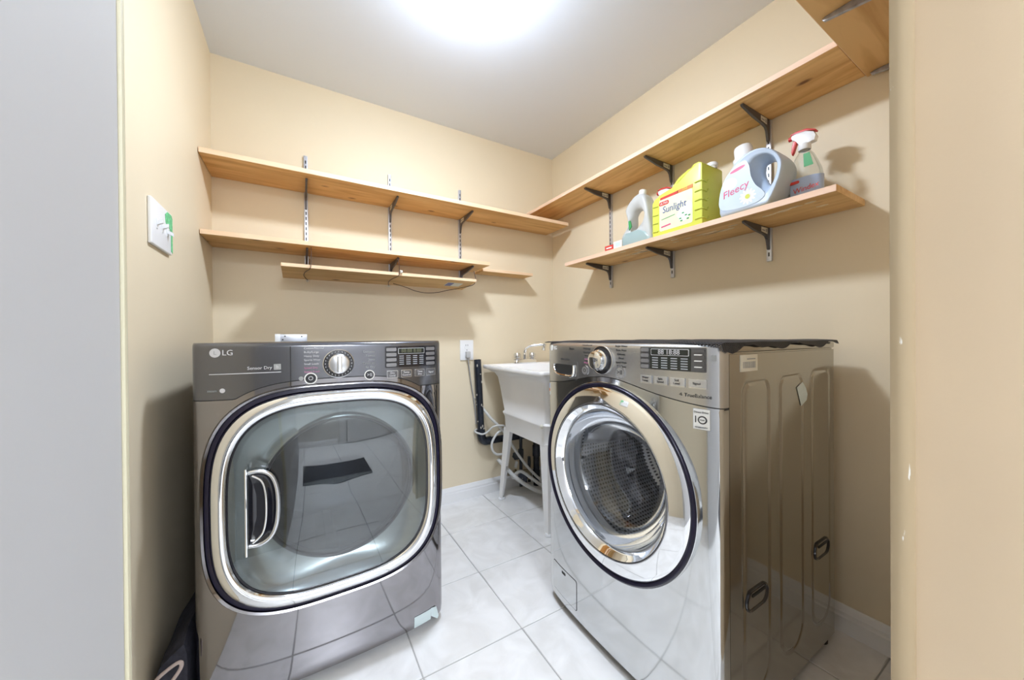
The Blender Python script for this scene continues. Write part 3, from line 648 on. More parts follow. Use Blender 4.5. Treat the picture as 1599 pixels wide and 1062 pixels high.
for i, tx in enumerate(('Bright Whites', 'Perm. Press', 'Delicates', 'Wool', 'Speed Wash', 'Tub Clean')):
    text('cycle_lettering', tx, 0.0078, FW.pt(0.724, 0.9745-i*0.0118, 0.0006), ROT_X, 'print', was, 'CENTER')
lg = FW.disc(1.078, 0.9635, 0.0105, 0.0012).build('logo', 'label_white', was)
text('logo', 'LG', 0.018, FW.pt(1.060, 0.9632, 0.0006), ROT_X, 'label_white', was, 'LEFT', 0.0004)
text('lettering', 'Steam', 0.0105, FW.pt(0.947, 0.9625, 0.0006), ROT_X, 'print', was, 'CENTER', 0.0003)
text('lettering', 'Direct Drive', 0.0100, FW.pt(0.985, 0.9245, 0.0006), ROT_X, 'print', was, 'CENTER', 0.0003)
text('lettering', 'TrueBalance', 0.0125, FW.pt(0.503, 0.8575, 0.0006), ROT_X, 'print', was, 'CENTER', 0.0002)
b = MB(); b.lathe([(0.0045, 0), (0.0045, 0.0012), (0.002, 0.0012), (0.002, 0)], FW.pt(0.5425, 0.8580), AX, 3); b.build('icon', 'print', was)
FW.patch(0.4655, 0.4745, 0.943, 0.957, 0.0008, 0.001, 0).build('icon', 'print_grey', was)
# stickers
st = FW.patch(0.4765, 0.5135, 0.778, 0.828, 0.0007, 0.001, 0).build('warranty_sticker', 'print_grey', was)
FW.patch(0.4775, 0.5125, 0.779, 0.827, 0.0011, 0.001, 0).build('sticker_face', 'label_white', st)
text('sticker_numeral', '1', 0.0235, FW.pt(0.5072, 0.8015, 0.0016), ROT_X, 'print', st, 'CENTER', 0.0008)
FW.disc(0.4925, 0.8015, 0.0098, 0.0016).build('sticker_numeral', 'print', st); FW.disc(0.4925, 0.8015, 0.0068, 0.0020).build('sticker_disc', 'label_white', st)
text('sticker_lettering', 'YEAR', 0.0045, FW.pt(0.4925, 0.8015, 0.0024), ROT_X, 'print', st)
text('sticker_lettering', 'Direct Drive', 0.0062, FW.pt(0.495, 0.8195, 0.0016), ROT_X, 'print', st)
text('sticker_lettering', 'WARRANTY', 0.0050, FW.pt(0.495, 0.7835, 0.0016), ROT_X, 'print', st)
st = FW.patch(1.096, 1.1140, 0.782, 0.826, 0.0007, 0.001, 0).build('energy_sticker', 'label_white', was)
FW.patch(1.097, 1.113, 0.808, 0.825, 0.0012, 0.001, 0).build('sticker_band', 'spray_blue', st); FW.patch(1.097, 1.113, 0.796, 0.806, 0.0012, 0.001, 0).build('sticker_band', 'orange', st)
sb = MB().box(0.914, 0.997, WY0-0.0012, WY0+0.001, 0.914, 0.955, 0.0005).build('barcode_sticker', 'paper', was)
x = 0.926
while x < 0.983:
    w_ = random.choice((0.0012, 0.002, 0.003)); MB().box(x, x+w_, WY0-0.0016, WY0-0.001, 0.922, 0.938).build('barcode_bar', 'print_grey', sb); x += w_+random.choice((0.0016, 0.0024))
MB().box(0.945, 0.985, WY0-0.0016, WY0-0.001, 0.943, 0.946).build('printed_line', 'print_grey', sb)
b = MB(); b.grid([[(1.218+0.037*u+0.028*v, WY0-0.0015-0.006*math.sin(PI*v)*u, 0.853+0.014*u-0.056*v) for u in (0, 0.5, 1.0)] for v in (0, 0.33, 0.66, 1)]); b.build('tape_strip', 'pale_tape', was)
# pressed grips on the side
for cx in (0.990, 1.388):
    P = rrect(cx-0.050, cx+0.050, 0.339-0.024, 0.339+0.024, 0.022, 6)
    g = MB(); n = len(P)
    def lp_(s_, y): return [(cx+(a-cx)*s_, y, 0.339+(c-0.339)*s_) for a, c in P]
    g.grid([lp_(1.10, WY0-0.0005), lp_(1.08, WY0-0.004), lp_(1.0, WY0-0.005), lp_(0.92, WY0-0.003), lp_(0.88, WY0+0.001)], close_u=True)
    g = g.build('side_grip', 'gloss_black', was)
    q = MB(); q.face(lp_(0.93, WY0-0.0012)); q.build('grip_recess', 'washer_side', g)
    MB().box(cx-0.025, cx+0.040, WY0-0.0030, WY0-0.0008, 0.346, 0.353, 0.0008).build('grip_slot', 'dark_slot', g)
# filter door
FW.patch(0.9275, 1.0745, 0.062, 0.166, 0.0004, 0.008).build('filter_gap', 'dark_slot', was)
fd = FW.patch(0.9295, 1.0725, 0.064, 0.164, 0.0012, 0.007).build('filter_door', 'washer', was)
FW.patch(0.992, 1.014, 0.146, 0.155, 0.0018, 0.002, 0.0).build('filter_notch', 'dark_slot', fd)

# ------------------------------------------------------------------ mesh mat over the washer
def mat_pos(x, y):
    z = WTOP+0.002; yy = y; xx = x
    over = (WY0-0.002)-y
    edge = 0.0085+0.0045*math.sin(x*23+2.2)+0.003*math.sin(x*51+1)+0.010*max(0, 1-abs(x-0.86)/0.07)
    if over > 0:
        f = over/0.045; drop = max(0.004, edge)*f*1.25
        yy = WY0-0.005-0.004*f; z = WTOP+0.001-drop
    z += 0.002*math.sin(x*31+y*11)*math.sin(y*27) + 0.0015
    if x < 0.838: z -= (0.838-x)*0.25
    return Vector((xx, yy, max(z, 0.93)))
b = MB(); nx, ny = 86, 96
xs = [0.822+(1.500-0.822)*i/nx for i in range(nx+1)]; ys = [0.408+(1.128-0.408)*j/ny for j in range(ny+1)]
Vg = [[b.bm.verts.new(mat_pos(x, y)) for x in xs] for y in ys]
for j in range(ny):
    for i in range(nx):
        c = [Vg[j][i], Vg[j][i+1], Vg[j+1][i+1], Vg[j+1][i]]; m_ = sum((v.co for v in c), Vector())/4
        inn = [b.bm.verts.new(v.co.lerp(m_, 0.52)) for v in c]
        for k in range(4): b.bm.faces.new([c[k], c[(k+1) % 4], inn[(k+1) % 4], inn[k]])
mm = b.build('mesh_mat', 'mesh_mat', smooth=False)
md = mm.modifiers.new('thick', 'SOLIDIFY'); md.thickness = 0.0018; md.offset = 1
tag(mm, 'black woven non-slip mesh mat draped over the top of the silver washer', 'mat')
# metal bracket lying on the dryer
mb = thing('metal_bracket', 'small silver metal angle bracket with holes lying on top of the dryer', 'bracket', (-0.03, 1.75, DTOP))
MB().box(-0.088, 0.024, 1.752, 1.754, DTOP, DTOP+0.030, 0.0008).build('plate', 'zinc', mb)
MB().box(-0.090, -0.072, 1.735, 1.752, DTOP, DTOP+0.031, 0.0008).build('flange', 'white_plastic', mb)
MB().box(-0.070, 0.024, 1.754, 1.785, DTOP, DTOP+0.002, 0.0005).build('base_plate', 'zinc', mb)
for x, z in ((-0.056, 0.022), (0.004, 0.021), (-0.064, 0.008)):
    MB().lathe([(0.003, 0), (0.0001, 0.0)], (x, 1.7518, DTOP+z), (0, -1, 0), 16).build('hole', 'dark_slot', mb)

# ------------------------------------------------------------------ shelves
def board(name, x0, x1, y0, y1, z0, z1, axis, label, edge_side):
    """board with a paler sawn edge towards the room"""
    o = MB().box(x0, x1, y0, y1, z0, z1, 0.0015, 2).build(name, 'shelf_x' if axis == 'X' else 'shelf_y')
    tag(o, label, 'shelf')
    if edge_side == 'Y': e = MB().box(x0+0.0005, x1-0.0005, y0-0.0012, y0+0.002, z0+0.0005, z1-0.0005, 0.0006, 1).build('shelf_edge', 'edge_x', o)
    elif edge_side == 'X': e = MB().box(x0-0.0012, x0+0.002, y0+0.0005, y1-0.0005, z0+0.0005, z1-0.0005, 0.0006, 1).build('shelf_edge', 'edge_y', o)
    else: e = MB().box(x0+0.0005, x1-0.0005, y1-0.002, y1+0.0012, z0+0.0005, z1-0.0005, 0.0006, 1).build('shelf_edge', 'edge_x', o)
    return o
board('wall_shelf', W_L+0.002, 1.515, 1.808, W_B-0.004, 1.735, 1.756, 'X', 'long pine shelf board highest on the back wall above the dryer', 'Y')
board('wall_shelf', W_L+0.002, 0.940, 1.818, W_B-0.004, 1.420, 1.440, 'X', 'pine shelf board second from top on the back wall, above the dryer', 'Y')
board('wall_shelf', 0.952, 1.318, 1.935, W_B-0.004, 1.409, 1.427, 'X', 'short narrow pine board on the back wall, right of the middle shelf', 'Y')
ur = board('wall_shelf', 1.340, W_R-0.003, 0.398, W_B-0.004, 1.838, 1.858, 'Y', 'long pine shelf board running above the detergent bottles on the right wall', 'X')
lr = board('wall_shelf', 1.337, W_R-0.003, 0.400, 1.628, 1.420, 1.441, 'Y', 'pine shelf board that carries the detergent bottles', 'X')
board('wall_shelf', 0.760, W_R-0.003, W_F+0.004, 0.393, 1.831, 1.851, 'X', 'wide pine shelf board high over the doorway wall, at top right', 'N')
random.seed(11)
for k in range(26):        # torn residue under the lower right shelf
    y = random.uniform(0.46, 1.28); x = random.uniform(1.345, 1.43)+0.05*random.random()
    if 0.62 < y < 0.70 or 1.05 < y < 1.12: continue
    b = MB(); L_, w_ = random.uniform(0.02, 0.06), random.uniform(0.004, 0.012)
    n = 7; P = [(x+w_*random.uniform(0.5, 1)*math.cos(2*PI*i/n), y+L_*random.uniform(0.5, 1)*math.sin(2*PI*i/n)) for i in range(n)]
    b.prism(P, lambda u, v, t: (u, v, t), 1.4190, 1.4202); b.build('paper_residue', 'peel', lr)
# hanging board below the middle shelf, tied up with wire
hb = thing('hanging_board', 'narrow pine board tied with wire below the middle back-wall shelf', 'board', (0.39, 1.9, 1.31))
def hbp(x, y, z): return (x, y, z-(y-1.80)*0.09)
b = MB(); b.box(-0.070, 0.846, 1.80, 2.012, 1.316, 1.332, 0.0015, 2)
for v in b.bm.verts: v.co = Vector(hbp(*v.co))
b.build('plank', 'shelf_x', hb)
b = MB(); b.box(-0.069, 0.845, 1.7988, 1.801, 1.3165, 1.3315, 0.0006, 1); b.build('shelf_edge', 'edge_x', hb)
b = MB(); b.prism(rrect(0.700, 0.790, 1.855, 1.93, 0.002, 2), lambda u, v, t: hbp(u, v, t), 1.3150, 1.3160); lb = b.build('paper_label', 'paper', hb)
b = MB(); b.prism(rrect(0.703, 0.738, 1.858, 1.927, 0.002, 2), lambda u, v, t: hbp(u, v, t), 1.3146, 1.3155); b.build('label_print', 'navy_print', lb)
for i, (x, dx, kn_) in enumerate(((0.032, 0.012, 0), (0.415, 0.010, 1))):
    wl = thing('wire_tie', ('thin wire tie holding the left end of the hanging pine board', 'thin wire tie with a white knot at the middle of the hanging pine board')[i], 'wire', (x, 1.9, 1.42))
    pts = bez([(x+dx, 1.845, 1.419), (x+dx, 1.812, 1.385), (x+dx-0.002, 1.795, 1.337), (x+dx-0.006, 1.795, 1.314), (x-0.012, 1.86, 1.307), (x-0.016, 1.93, 1.301), (x, 2.005, 1.294), (x+0.006, 2.018, 1.300), (x+0.008, 2.018, 1.33), (x+0.009, 2.012, 1.40)], 6)
    MB().tube(pts, 0.0016, 6).build('wire', 'wire', wl)
    for kx_, ky_, kz_ in [(x+0.001, 2.014, 1.293)]+([(x+dx+0.006, 1.793, 1.335)] if kn_ else []):
        b = MB(); bmesh.ops.create_icosphere(b.bm, subdivisions=2, radius=0.008, matrix=Matrix.Translation((kx_, ky_, kz_)))
        for v in b.bm.verts: v.co += Vector((random.uniform(-.002, .002), random.uniform(-.002, .002), random.uniform(-.002, .002)))
        b.build('knot', 'string', wl)
b = MB(); b.tube(bez([(0.43, 1.96, 1.299), (0.50, 1.985, 1.288), (0.56, 2.0, 1.272), (0.63, 2.01, 1.266), (0.70, 2.015, 1.275), (0.752, 2.012, 1.289), (0.80, 1.95, 1.296), (0.852, 1.86, 1.309), (0.853, 1.83, 1.34), (0.853, 1.85, 1.385)], 8), 0.0018, 6)
tag(b.build('drooping_wire', 'wire'), 'dark wire sagging below the right part of the hanging board', 'wire')

# slotted standards and shelf brackets
def standard(wall, pos, z0, z1, label):
    """slotted upright screwed to a wall"""
    if wall == 'B': f = lambda s_, d, z: (pos+s_, W_B-d, z)
    elif wall == 'R': f = lambda s_, d, z: (W_R-d, pos-s_, z)
    else: f = lambda s_, d, z: (pos-s_, W_F+d, z)
    o = thing('shelf_standard', label, 'shelf standard', f(0, 0, z0), 'slotted shelf standards')
    b = MB(); b.prism([(-0.0085, 0.0005), (-0.0085, 0.013), (0.0085, 0.013), (0.0085, 0.0005)], lambda u, v, t: f(u, v, t), z0, z1, bev=0.001); rail = b.build('rail', 'zinc', o)
    b = MB(); z = z0+0.018
    while z < z1-0.02:
        for s_ in (0,):
            p, q = f(s_-0.0024, 0.0126, z), f(s_+0.0024, 0.0134, z+0.0155)
            b.box(min(p[0], q[0]), max(p[0], q[0]), min(p[1], q[1]), max(p[1], q[1]), z, z+0.0155)
        z += 0.0255
    b.build('slots', 'dark_slot', rail)['kind'] = 'stuff'
    return o
BRP = [(0.010, 0.0), (0.205, 0.0), (0.212, -0.004), (0.208, -0.010), (0.130, -0.024), (0.062, -0.030), (0.040, -0.034), (0.030, -0.045), (0.026, -0.062), (0.022, -0.082), (0.012, -0.084), (0.010, -0.070)]
def bracket(wall, pos, ztop, label, matn='bracket', length=1.0, sticker=True):
    if wall == 'B': f = lambda s_, d, z: (pos+s_, W_B-d, z)
    elif wall == 'R': f = lambda s_, d, z: (W_R-d, pos-s_, z)
    else: f = lambda s_, d, z: (pos-s_, W_F+d, z)
    o = thing('shelf_bracket', label, 'bracket', f(0, 0, ztop), 'steel shelf brackets')
    b = MB(); b.prism([(u if u < 0.05 else 0.05+(u-0.05)*length, v-0.0008) for u, v in BRP], lambda u, v, t: f(t, u, ztop+v), -0.0042, 0.0042, bev=0.0008); b.build('arm', matn, o)
    if sticker:
        for sg in (-1, 1):
            b = MB(); b.prism([(0.034, -0.005), (0.080, -0.005), (0.080, -0.023), (0.034, -0.027)], lambda u, v, t: f(t, u, ztop+v), sg*0.0040, sg*0.0047); s_ = b.build('paper_sticker', 'paper', o)
            b = MB(); b.prism([(0.038, -0.009), (0.048, -0.009), (0.048, -0.022), (0.038, -0.022)], lambda u, v, t: f(t, u, ztop+v), sg*0.0045, sg*0.0050); b.build('sticker_print', 'print_grey', s_)
            b = MB(); b.prism([(0.053, -0.014), (0.076, -0.014), (0.076, -0.019), (0.053, -0.020)], lambda u, v, t: f(t, u, ztop+v), sg*0.0045, sg*0.0050); b.build('sticker_print', 'print_grey', s_)
    return o
for x, n_ in ((0.029, 'left'), (0.434, 'middle'), (0.852, 'right')):
    standard('B', x, 1.325, 1.918, f'{n_} slotted metal upright of the three on the back wall')
    bracket('B', x, 1.735, f'{n_} steel bracket under the highest shelf on the back wall', length=0.95, sticker=(n_ != 'left'))
    bracket('B', x, 1.420, f'{n_} steel bracket under the middle back-wall shelf, above the hanging board', length=0.95, sticker=False)
for y, n_ in ((1.487, 'farthest from the doorway'), (1.087, 'in the middle of the row'), (0.670, 'nearest the doorway')):
    standard('R', y, 1.292, 1.836 if y != 0 else 0, f'slotted metal upright on the right wall, {n_}')
    bracket('R', y, 1.838, f'steel bracket under the upper right-wall shelf, {n_}', length=1.0)
    bracket('R', y, 1.420, f'steel bracket under the bottle shelf, {n_}', length=0.95)
bracket('F', 1.182, 1.831, 'grey bracket under the shelf over the doorway wall, away from the corner', 'bracket_zinc', 1.12, False)
bracket('F', 1.552, 1.831, 'grey bracket under the shelf over the doorway wall, close to the right wall', 'bracket_zinc', 1.12, False)

# ------------------------------------------------------------------ utility sink
sk = thing('utility_sink', 'white plastic laundry tub on four splayed legs beside the silver washer', 'sink', (1.29, 1.70, 0))
R0 = 0.035
b = MB(); b.loft([lrect(1.060, 1.515, 1.440, 1.885, 0.447, R0), lrect(1.056, 1.520, 1.436, 1.890, 0.53, R0), lrect(1.050, 1.526, 1.430, 1.896, 0.545, R0), lrect(1.048, 1.528, 1.427, 1.899, 0.556, R0), lrect(1.056, 1.520, 1.436, 1.893, 0.566, R0), lrect(1.046, 1.530, 1.424, 1.925, 0.70, R0), lrect(1.040, 1.536, 1.416, 1.945, 0.765, R0), lrect(1.028, 1.545, 1.408, 1.965, 0.79, R0), lrect(1.000, 1.560, 1.392, 2.005, 0.808, 0.03),
    lrect(0.987, 1.565, 1.383, 2.020, 0.813, 0.022), lrect(0.985, 1.567, 1.381, 2.024, 0.818, 0.02), lrect(0.985, 1.567, 1.381, 2.024, 0.832, 0.02), lrect(0.988, 1.564, 1.384, 2.021, 0.836, 0.02),
    lrect(1.022, 1.540, 1.412, 1.945, 0.835, 0.03), lrect(1.032, 1.534, 1.422, 1.935, 0.828, 0.03), lrect(1.050, 1.525, 1.435, 1.91, 0.75, 0.035), lrect(1.070, 1.505, 1.455, 1.87, 0.50, 0.04), lrect(1.10, 1.48, 1.48, 1.84, 0.485, 0.04)])
b.build('basin', 'sink_plastic', sk, angle=50)
MB().lathe([(0.0, 0.011), (0.006, 0.010), (0.010, 0.004), (0.010, 0)], (1.045, 1.462, 0.552), (-1, 0, 0), 20).build('bolt', 'paper', sk)
def leg(x, y, fx, fy, sx, sy):
    """angle-section leg, wide at the tub and narrow at the foot"""
    lg_ = MB(); loops = []
    for z, w_, cx, cy in ((0.46, 0.066, x, y), (0.23, 0.050, (x+fx)/2, (y+fy)/2), (0.014, 0.034, fx, fy)):
        t = 0.006
        loops.append([(cx, cy, z), (cx+sx*w_, cy, z), (cx+sx*w_, cy+sy*t, z), (cx+sx*t, cy+sy*t, z), (cx+sx*t, cy+sy*w_, z), (cx, cy+sy*w_, z)])
    lg_.loft(loops); l = lg_.build('leg', 'sink_plastic', sk, angle=30)
    MB().lathe([(0, 0), (0.022, 0), (0.023, 0.006), (0.018, 0.014), (0, 0.016)], (fx+sx*0.012, fy+sy*0.012, 0), (0, 0, 1), 20).build('leg_foot', 'white_plastic', l)
leg(1.062, 1.442, 1.058, 1.432, 1, 1); leg(1.062, 1.885, 1.056, 1.945, 1, -1); leg(1.513, 1.442, 1.52, 1.432, -1, 1); leg(1.513, 1.885, 1.52, 1.945, -1, -1)
fa = MB().loft([[(1.283+a*s_, 1.983+c*s_*1.0, z) for a, c in rrect(-0.090, 0.090, -0.024, 0.024, 0.022, 6)] for s_, z in ((1.0, 0.836), (1.0, 0.846), (0.95, 0.856), (0.85, 0.862))]).build('faucet', 'chrome', sk)
for x in (1.222, 1.340):
    MB().lathe([(0.024, 0.858), (0.024, 0.863), (0.012, 0.866), (0.012, 0.870), (0.021, 0.874), (0.0225, 0.895), (0.018, 0.903), (0, 0.904)], (x, 1.983, 0), (0, 0, 1), 10).build('tap_knob', 'chrome_soft', fa)
b = MB(); b.tube(bez([(1.281, 1.983, 0.858), (1.281, 1.983, 0.895), (1.284, 1.98, 0.925), (1.30, 1.968, 0.945), (1.34, 1.94, 0.954), (1.378, 1.912, 0.958)], 6), [0.0135]*7+[0.012]*7+[0.0085]*17, 14); b.build('spout', 'chrome', fa)
MB().lathe([(0.0001, 0.012), (0.010, 0.012), (0.011, 0.0), (0.009, -0.006), (0.012, -0.022), (0.0135, -0.034), (0.0001, -0.034)], (1.385, 1.907, 0.953), (0.12, -0.08, 1), 18).build('nozzle', 'chrome_soft', fa)

# ------------------------------------------------------------------ pipes, valves and hoses behind the tub
dp = thing('drain_pipe', 'black plastic standpipe with paint splashes beside the white tub', 'pipe', (0.955, 2.02, 0.33))
v0, v1 = Vector((0.951, 2.020, 0.868)), Vector((0.972, 2.020, 0.405))
b = MB(); b.tube([v0, v0.lerp(v1, 0.5), v1], 0.0228, 20, False); b.tube([v0+Vector((0, 0, 0)), v0.lerp(v1, 0.1)], 0.0200, 20, False); b.build('upright', 'black_pipe', dp)
b = MB(); b.tube(bez([(0.971, 2.02, 0.425), (0.974, 2.02, 0.385), (0.984, 2.02, 0.362), (1.006, 2.02, 0.350), (1.04, 2.02, 0.349)], 5), 0.0275, 20); b.build('elbow', 'black_pipe', dp)
b = MB(); b.tube([(1.02, 2.02, 0.349), (1.30, 2.015, 0.345)], 0.0225, 18); b.build('cross_run', 'black_pipe', dp)
random.seed(5)
for k in range(12):
    t = random.uniform(0.05, 0.95); th = random.uniform(PI*0.95, PI*1.75); c = v0.lerp(v1, t)
    b = MB(); bmesh.ops.create_icosphere(b.bm, subdivisions=1, radius=0.005, matrix=Matrix.Translation((c.x+0.0222*math.cos(th), c.y+0.0222*math.sin(th), c.z)) @ Matrix.Diagonal((0.8, 0.5, random.uniform(0.8, 2.2), 1)))
    b.build('paint_splash', 'pipe_speck', dp)
def valve(name, label, cx, cy, z0, z1, hz, hx, hy, r, tagged, handle_mat):
    o = thing(name, label, 'valve', (cx, cy, z0))
    MB().tube([(cx, cy, z0), (cx, cy, z1)], 0.0105, 14).build('riser', 'dark_metal', o)
    b = MB(); b.tube([(cx, cy, hz-0.03), (cx, cy, hz+0.03)], 0.018, 14); b.tube([(cx, cy, hz), (hx, hy, hz+0.004)], 0.010, 12); b.build('valve_body', 'brass' if not tagged else 'dark_metal', o)
    ax = (Vector((hx, hy, hz+0.004))-Vector((cx, cy, hz))).normalized(); a = ax.orthogonal().normalized(); bb = ax.cross(a); c0 = Vector((hx, hy, hz+0.004))
    rows = []
    for d, s_ in ((-0.006, 0.9), (-0.006, 1), (0.006, 1), (0.006, 0.9), (0.002, 0.45), (0.002, 0.1)):
        rows.append([c0+ax*d+r*s_*(1+0.10*math.cos(6*2*PI*k/36)*(s_ > 0.5))*(math.cos(2*PI*k/36)*a+math.sin(2*PI*k/36)*bb) for k in range(36)])
    b = MB(); b.grid(rows, close_u=True); b.build('handwheel', handle_mat, o)
    if tagged:
        b = MB(); b.prism([(-0.012, 0), (0.012, 0), (0.012, -0.040), (-0.012, -0.040)], lambda u, v, t: (hx+0.01+u*0.8-v*(-0.25), hy+0.008+t, hz-0.035+v-u*0.35), 0, 0.001); b.build('paper_tag', 'label_white', o)
    return o
valve('shutoff_valve', 'black shut-off valve with a white paper tag under the tub', 1.245, 1.985, 0.02, 0.44, 0.235, 1.190, 1.955, 0.024, True, 'dark_metal')
valve('shutoff_valve', 'valve with a dark blue ridged handwheel near the floor under the tub', 1.320, 2.000, 0.03, 0.20, 0.082, 1.235, 1.950, 0.034, False, 'valve_blue')
b = MB(); b.tube([(1.372, 1.99, 0.0), (1.372, 1.99, 0.44)], 0.021, 16); b.tube([(1.372, 1.99, 0.20), (1.372, 1.99, 0.27)], 0.026, 16); b.tube([(1.372, 1.99, 0.06), (1.372, 1.99, 0.10)], 0.026, 16)
tag(b.build('waste_pipe', 'black_pipe'), 'dark upright waste pipe under the tub, behind its front leg', 'pipe')
b = MB(); b.tube([(1.12, 1.985, 0.125), (1.20, 1.985, 0.12), (1.30, 1.985, 0.115)], 0.010, 12)
for x in (1.125, 1.155, 1.20): b.tube([(x-0.008, 1.985, 0.124), (x+0.008, 1.985, 0.124)], 0.017, 6)
tag(b.build('pipe_fitting', 'brass'), 'dull brass pipe fittings low on the wall under the tub', 'pipe fitting')
def hose(name, label, pts, r, m='hose'):
    return tag(MB().tube(bez(pts, 8), r, 10).build(name, m), label, 'hose')
hose('water_hose', 'pale grey hose running diagonally from the standpipe behind the tub leg', [(0.950, 2.050, 0.625), (0.972, 2.046, 0.590), (0.995, 2.02, 0.548), (1.02, 1.975, 0.50), (1.09, 1.95, 0.42), (1.15, 1.92, 0.31), (1.23, 1.90, 0.19), (1.32, 1.88, 0.09), (1.40, 1.86, 0.03)], 0.0085)
hose('water_hose', 'pale grey hose looping beside the black standpipe elbow', [(0.970, 2.050, 0.424), (0.940, 2.040, 0.421), (0.930, 2.010, 0.418), (0.940, 1.986, 0.414), (0.965, 1.978, 0.408), (0.998, 1.978, 0.418), (1.03, 1.955, 0.452), (1.085, 1.93, 0.455), (1.10, 1.92, 0.44)], 0.0055)
hose('water_hose', 'grey hose hanging in a wide loop behind the rear tub leg', [(1.13, 1.96, 0.43), (1.06, 1.955, 0.41), (1.015, 1.95, 0.36), (1.015, 1.95, 0.31), (1.05, 1.95, 0.275), (1.13, 1.95, 0.27)], 0.0075)
hose('water_hose', 'thick grey hose sagging to the floor under the tub', [(1.066, 1.972, 0.235), (1.085, 1.93, 0.205), (1.13, 1.88, 0.145), (1.20, 1.86, 0.085), (1.28, 1.83, 0.035), (1.36, 1.80, 0.014), (1.46, 1.76, 0.013)], 0.0125)
hose('water_hose', 'grey hose curling over the blue handwheel under the tub', [(1.165, 1.968, 0.116), (1.150, 1.925, 0.118), (1.148, 1.90, 0.145), (1.18, 1.88, 0.165), (1.24, 1.86, 0.12), (1.32, 1.84, 0.055), (1.40, 1.82, 0.02), (1.48, 1.78, 0.014)], 0.0105)

# ------------------------------------------------------------------ wall plates
ou = thing('wall_outlet', 'white wall outlet plate left of the tub, a grey plug in it', 'outlet', (0.893, W_B, 0.93))
MB().box(0.848, 0.938, W_B-0.007, W_B-0.0005, 0.866, 0.992, 0.003).build('cover_plate', 'white_plastic', ou)
for z in (0.954, 0.904):
    so = MB().prism(rrect(0.876, 0.910, z-0.018, z+0.018, 0.012, 5), lambda u, v, t: (u, W_B-0.007-t, v), -0.001, 0.0018).build('socket', 'white_plastic', ou)
    for x in (0.886, 0.899): MB().box(x-0.0012, x+0.0012, W_B-0.0092, W_B-0.008, z, z+0.010).build('slot', 'dark_slot', so)
MB().lathe([(0.003, 0), (0.0001, 0.001)], (0.893, W_B-0.0072, 0.929), (0, -1, 0), 12).build('screw', 'dark_slot', ou)
pc = thing('power_cord', 'grey power cord with a plug, hanging from the wall outlet', 'cord', (0.893, W_B-0.02, 0.90))
MB().box(0.880, 0.908, W_B-0.034, W_B-0.0092, 0.880, 0.922, 0.006, 3).build('plug', 'plug', pc)
MB().tube(bez([(0.894, W_B-0.022, 0.885), (0.896, W_B-0.024, 0.85), (0.906, W_B-0.02, 0.78), (0.920, W_B-0.014, 0.70), (0.934, W_B-0.012, 0.62), (0.944, W_B-0.012, 0.54), (0.95, W_B-0.012, 0.46)], 6), 0.0036, 8).build('cable', 'cord', pc)
sw = thing('light_switch', 'white triple light switch plate with green tape on the left wall', 'switch', (W_L, 1.352, 1.316))
MB().box(W_L+0.0005, W_L+0.009, 1.268, 1.437, 1.256, 1.378, 0.003, 3).build('cover_plate', 'white_plastic', sw)
for y, up in ((1.308, 1), (1.352, 1), (1.396, -1)):
    MB().box(W_L+0.009, W_L+0.0105, y-0.006, y+0.006, 1.303, 1.331, 0.001).build('toggle_frame', 'white_plastic', sw)
    b = MB(); b.loft([[(W_L+0.009+d, y+s_*w_, 1.317+up*zz+h) for s_, h in ((-1, -0.005), (1, -0.005), (1, 0.005), (-1, 0.005))] for d, w_, zz in ((0, 0.005, 0), (0.007, 0.0042, 0.004), (0.013, 0.0036, 0.007))]); b.build('toggle', 'white_plastic', sw)
b = MB(); P = [(1.374, 1.362), (1.395, 1.374), (1.430, 1.374), (1.439, 1.366), (1.440, 1.262), (1.426, 1.266), (1.425, 1.318), (1.413, 1.330), (1.392, 1.332), (1.378, 1.340)]
b.prism(P, lambda u, v, t: (W_L+t, u, v), 0.0093, 0.0099); b.build('masking_tape', 'green_tape', sw)

# ------------------------------------------------------------------ things on the bottle shelf
ZS = 1.441
def ring_bottle(name, m, parent, x_front, depth, outer, hole, hc, prof, n=96):
    """flat bottle with a grip hole; outlines are lists in (y, z), sampled round the hole's centre"""
    def samp(poly, th):
        best = None; d = (math.cos(th), math.sin(th)); k = len(poly)
        for i in range(k):
            (ax_, ay), (bx_, by) = poly[i], poly[(i+1) % k]
            ex, ey = bx_-ax_, by-ay; den = d[0]*ey-d[1]*ex
            if abs(den) < 1e-12: continue
            t = ((ax_-hc[0])*ey-(ay-hc[1])*ex)/den; s_ = ((ax_-hc[0])*d[1]-(ay-hc[1])*d[0])/den
            if t > 0 and -1e-9 <= s_ <= 1+1e-9 and (best is None or t < best): best = t
        return (hc[0]+d[0]*best, hc[1]+d[1]*best)
    A = [samp(outer, 2*PI*k/n) for k in range(n)]; B = [samp(hole, 2*PI*k/n) for k in range(n)]
    xc = x_front+depth/2; rows = []
    full = [(t, h) for t, h in prof]+[(t, -h) for t, h in reversed(prof)]
    for t, h in full: rows.append([(xc-h*depth/2, a[0]+(c[0]-a[0])*t, a[1]+(c[1]-a[1])*t) for a, c in zip(A, B)])
    b = MB(); b.grid(rows, close_u=True, close_v=True); return b.build(name, m, parent, angle=60)
def smooth(pts, n=6):
    P = [(0, a, c) for a, c in pts]; k = len(P); out = []
    Q = [Vector(p) for p in P]
    for i in range(k):
        p0, p1, p2, p3 = Q[(i-1) % k], Q[i], Q[(i+1) % k], Q[(i+2) % k]
        for j in range(n):
            t = j/n; v = 0.5*((2*p1)+(p2-p0)*t+(2*p0-5*p1+4*p2-p3)*t*t+(3*p1-p0-3*p2+p3)*t**3); out.append((v.y, v.z))
    return out
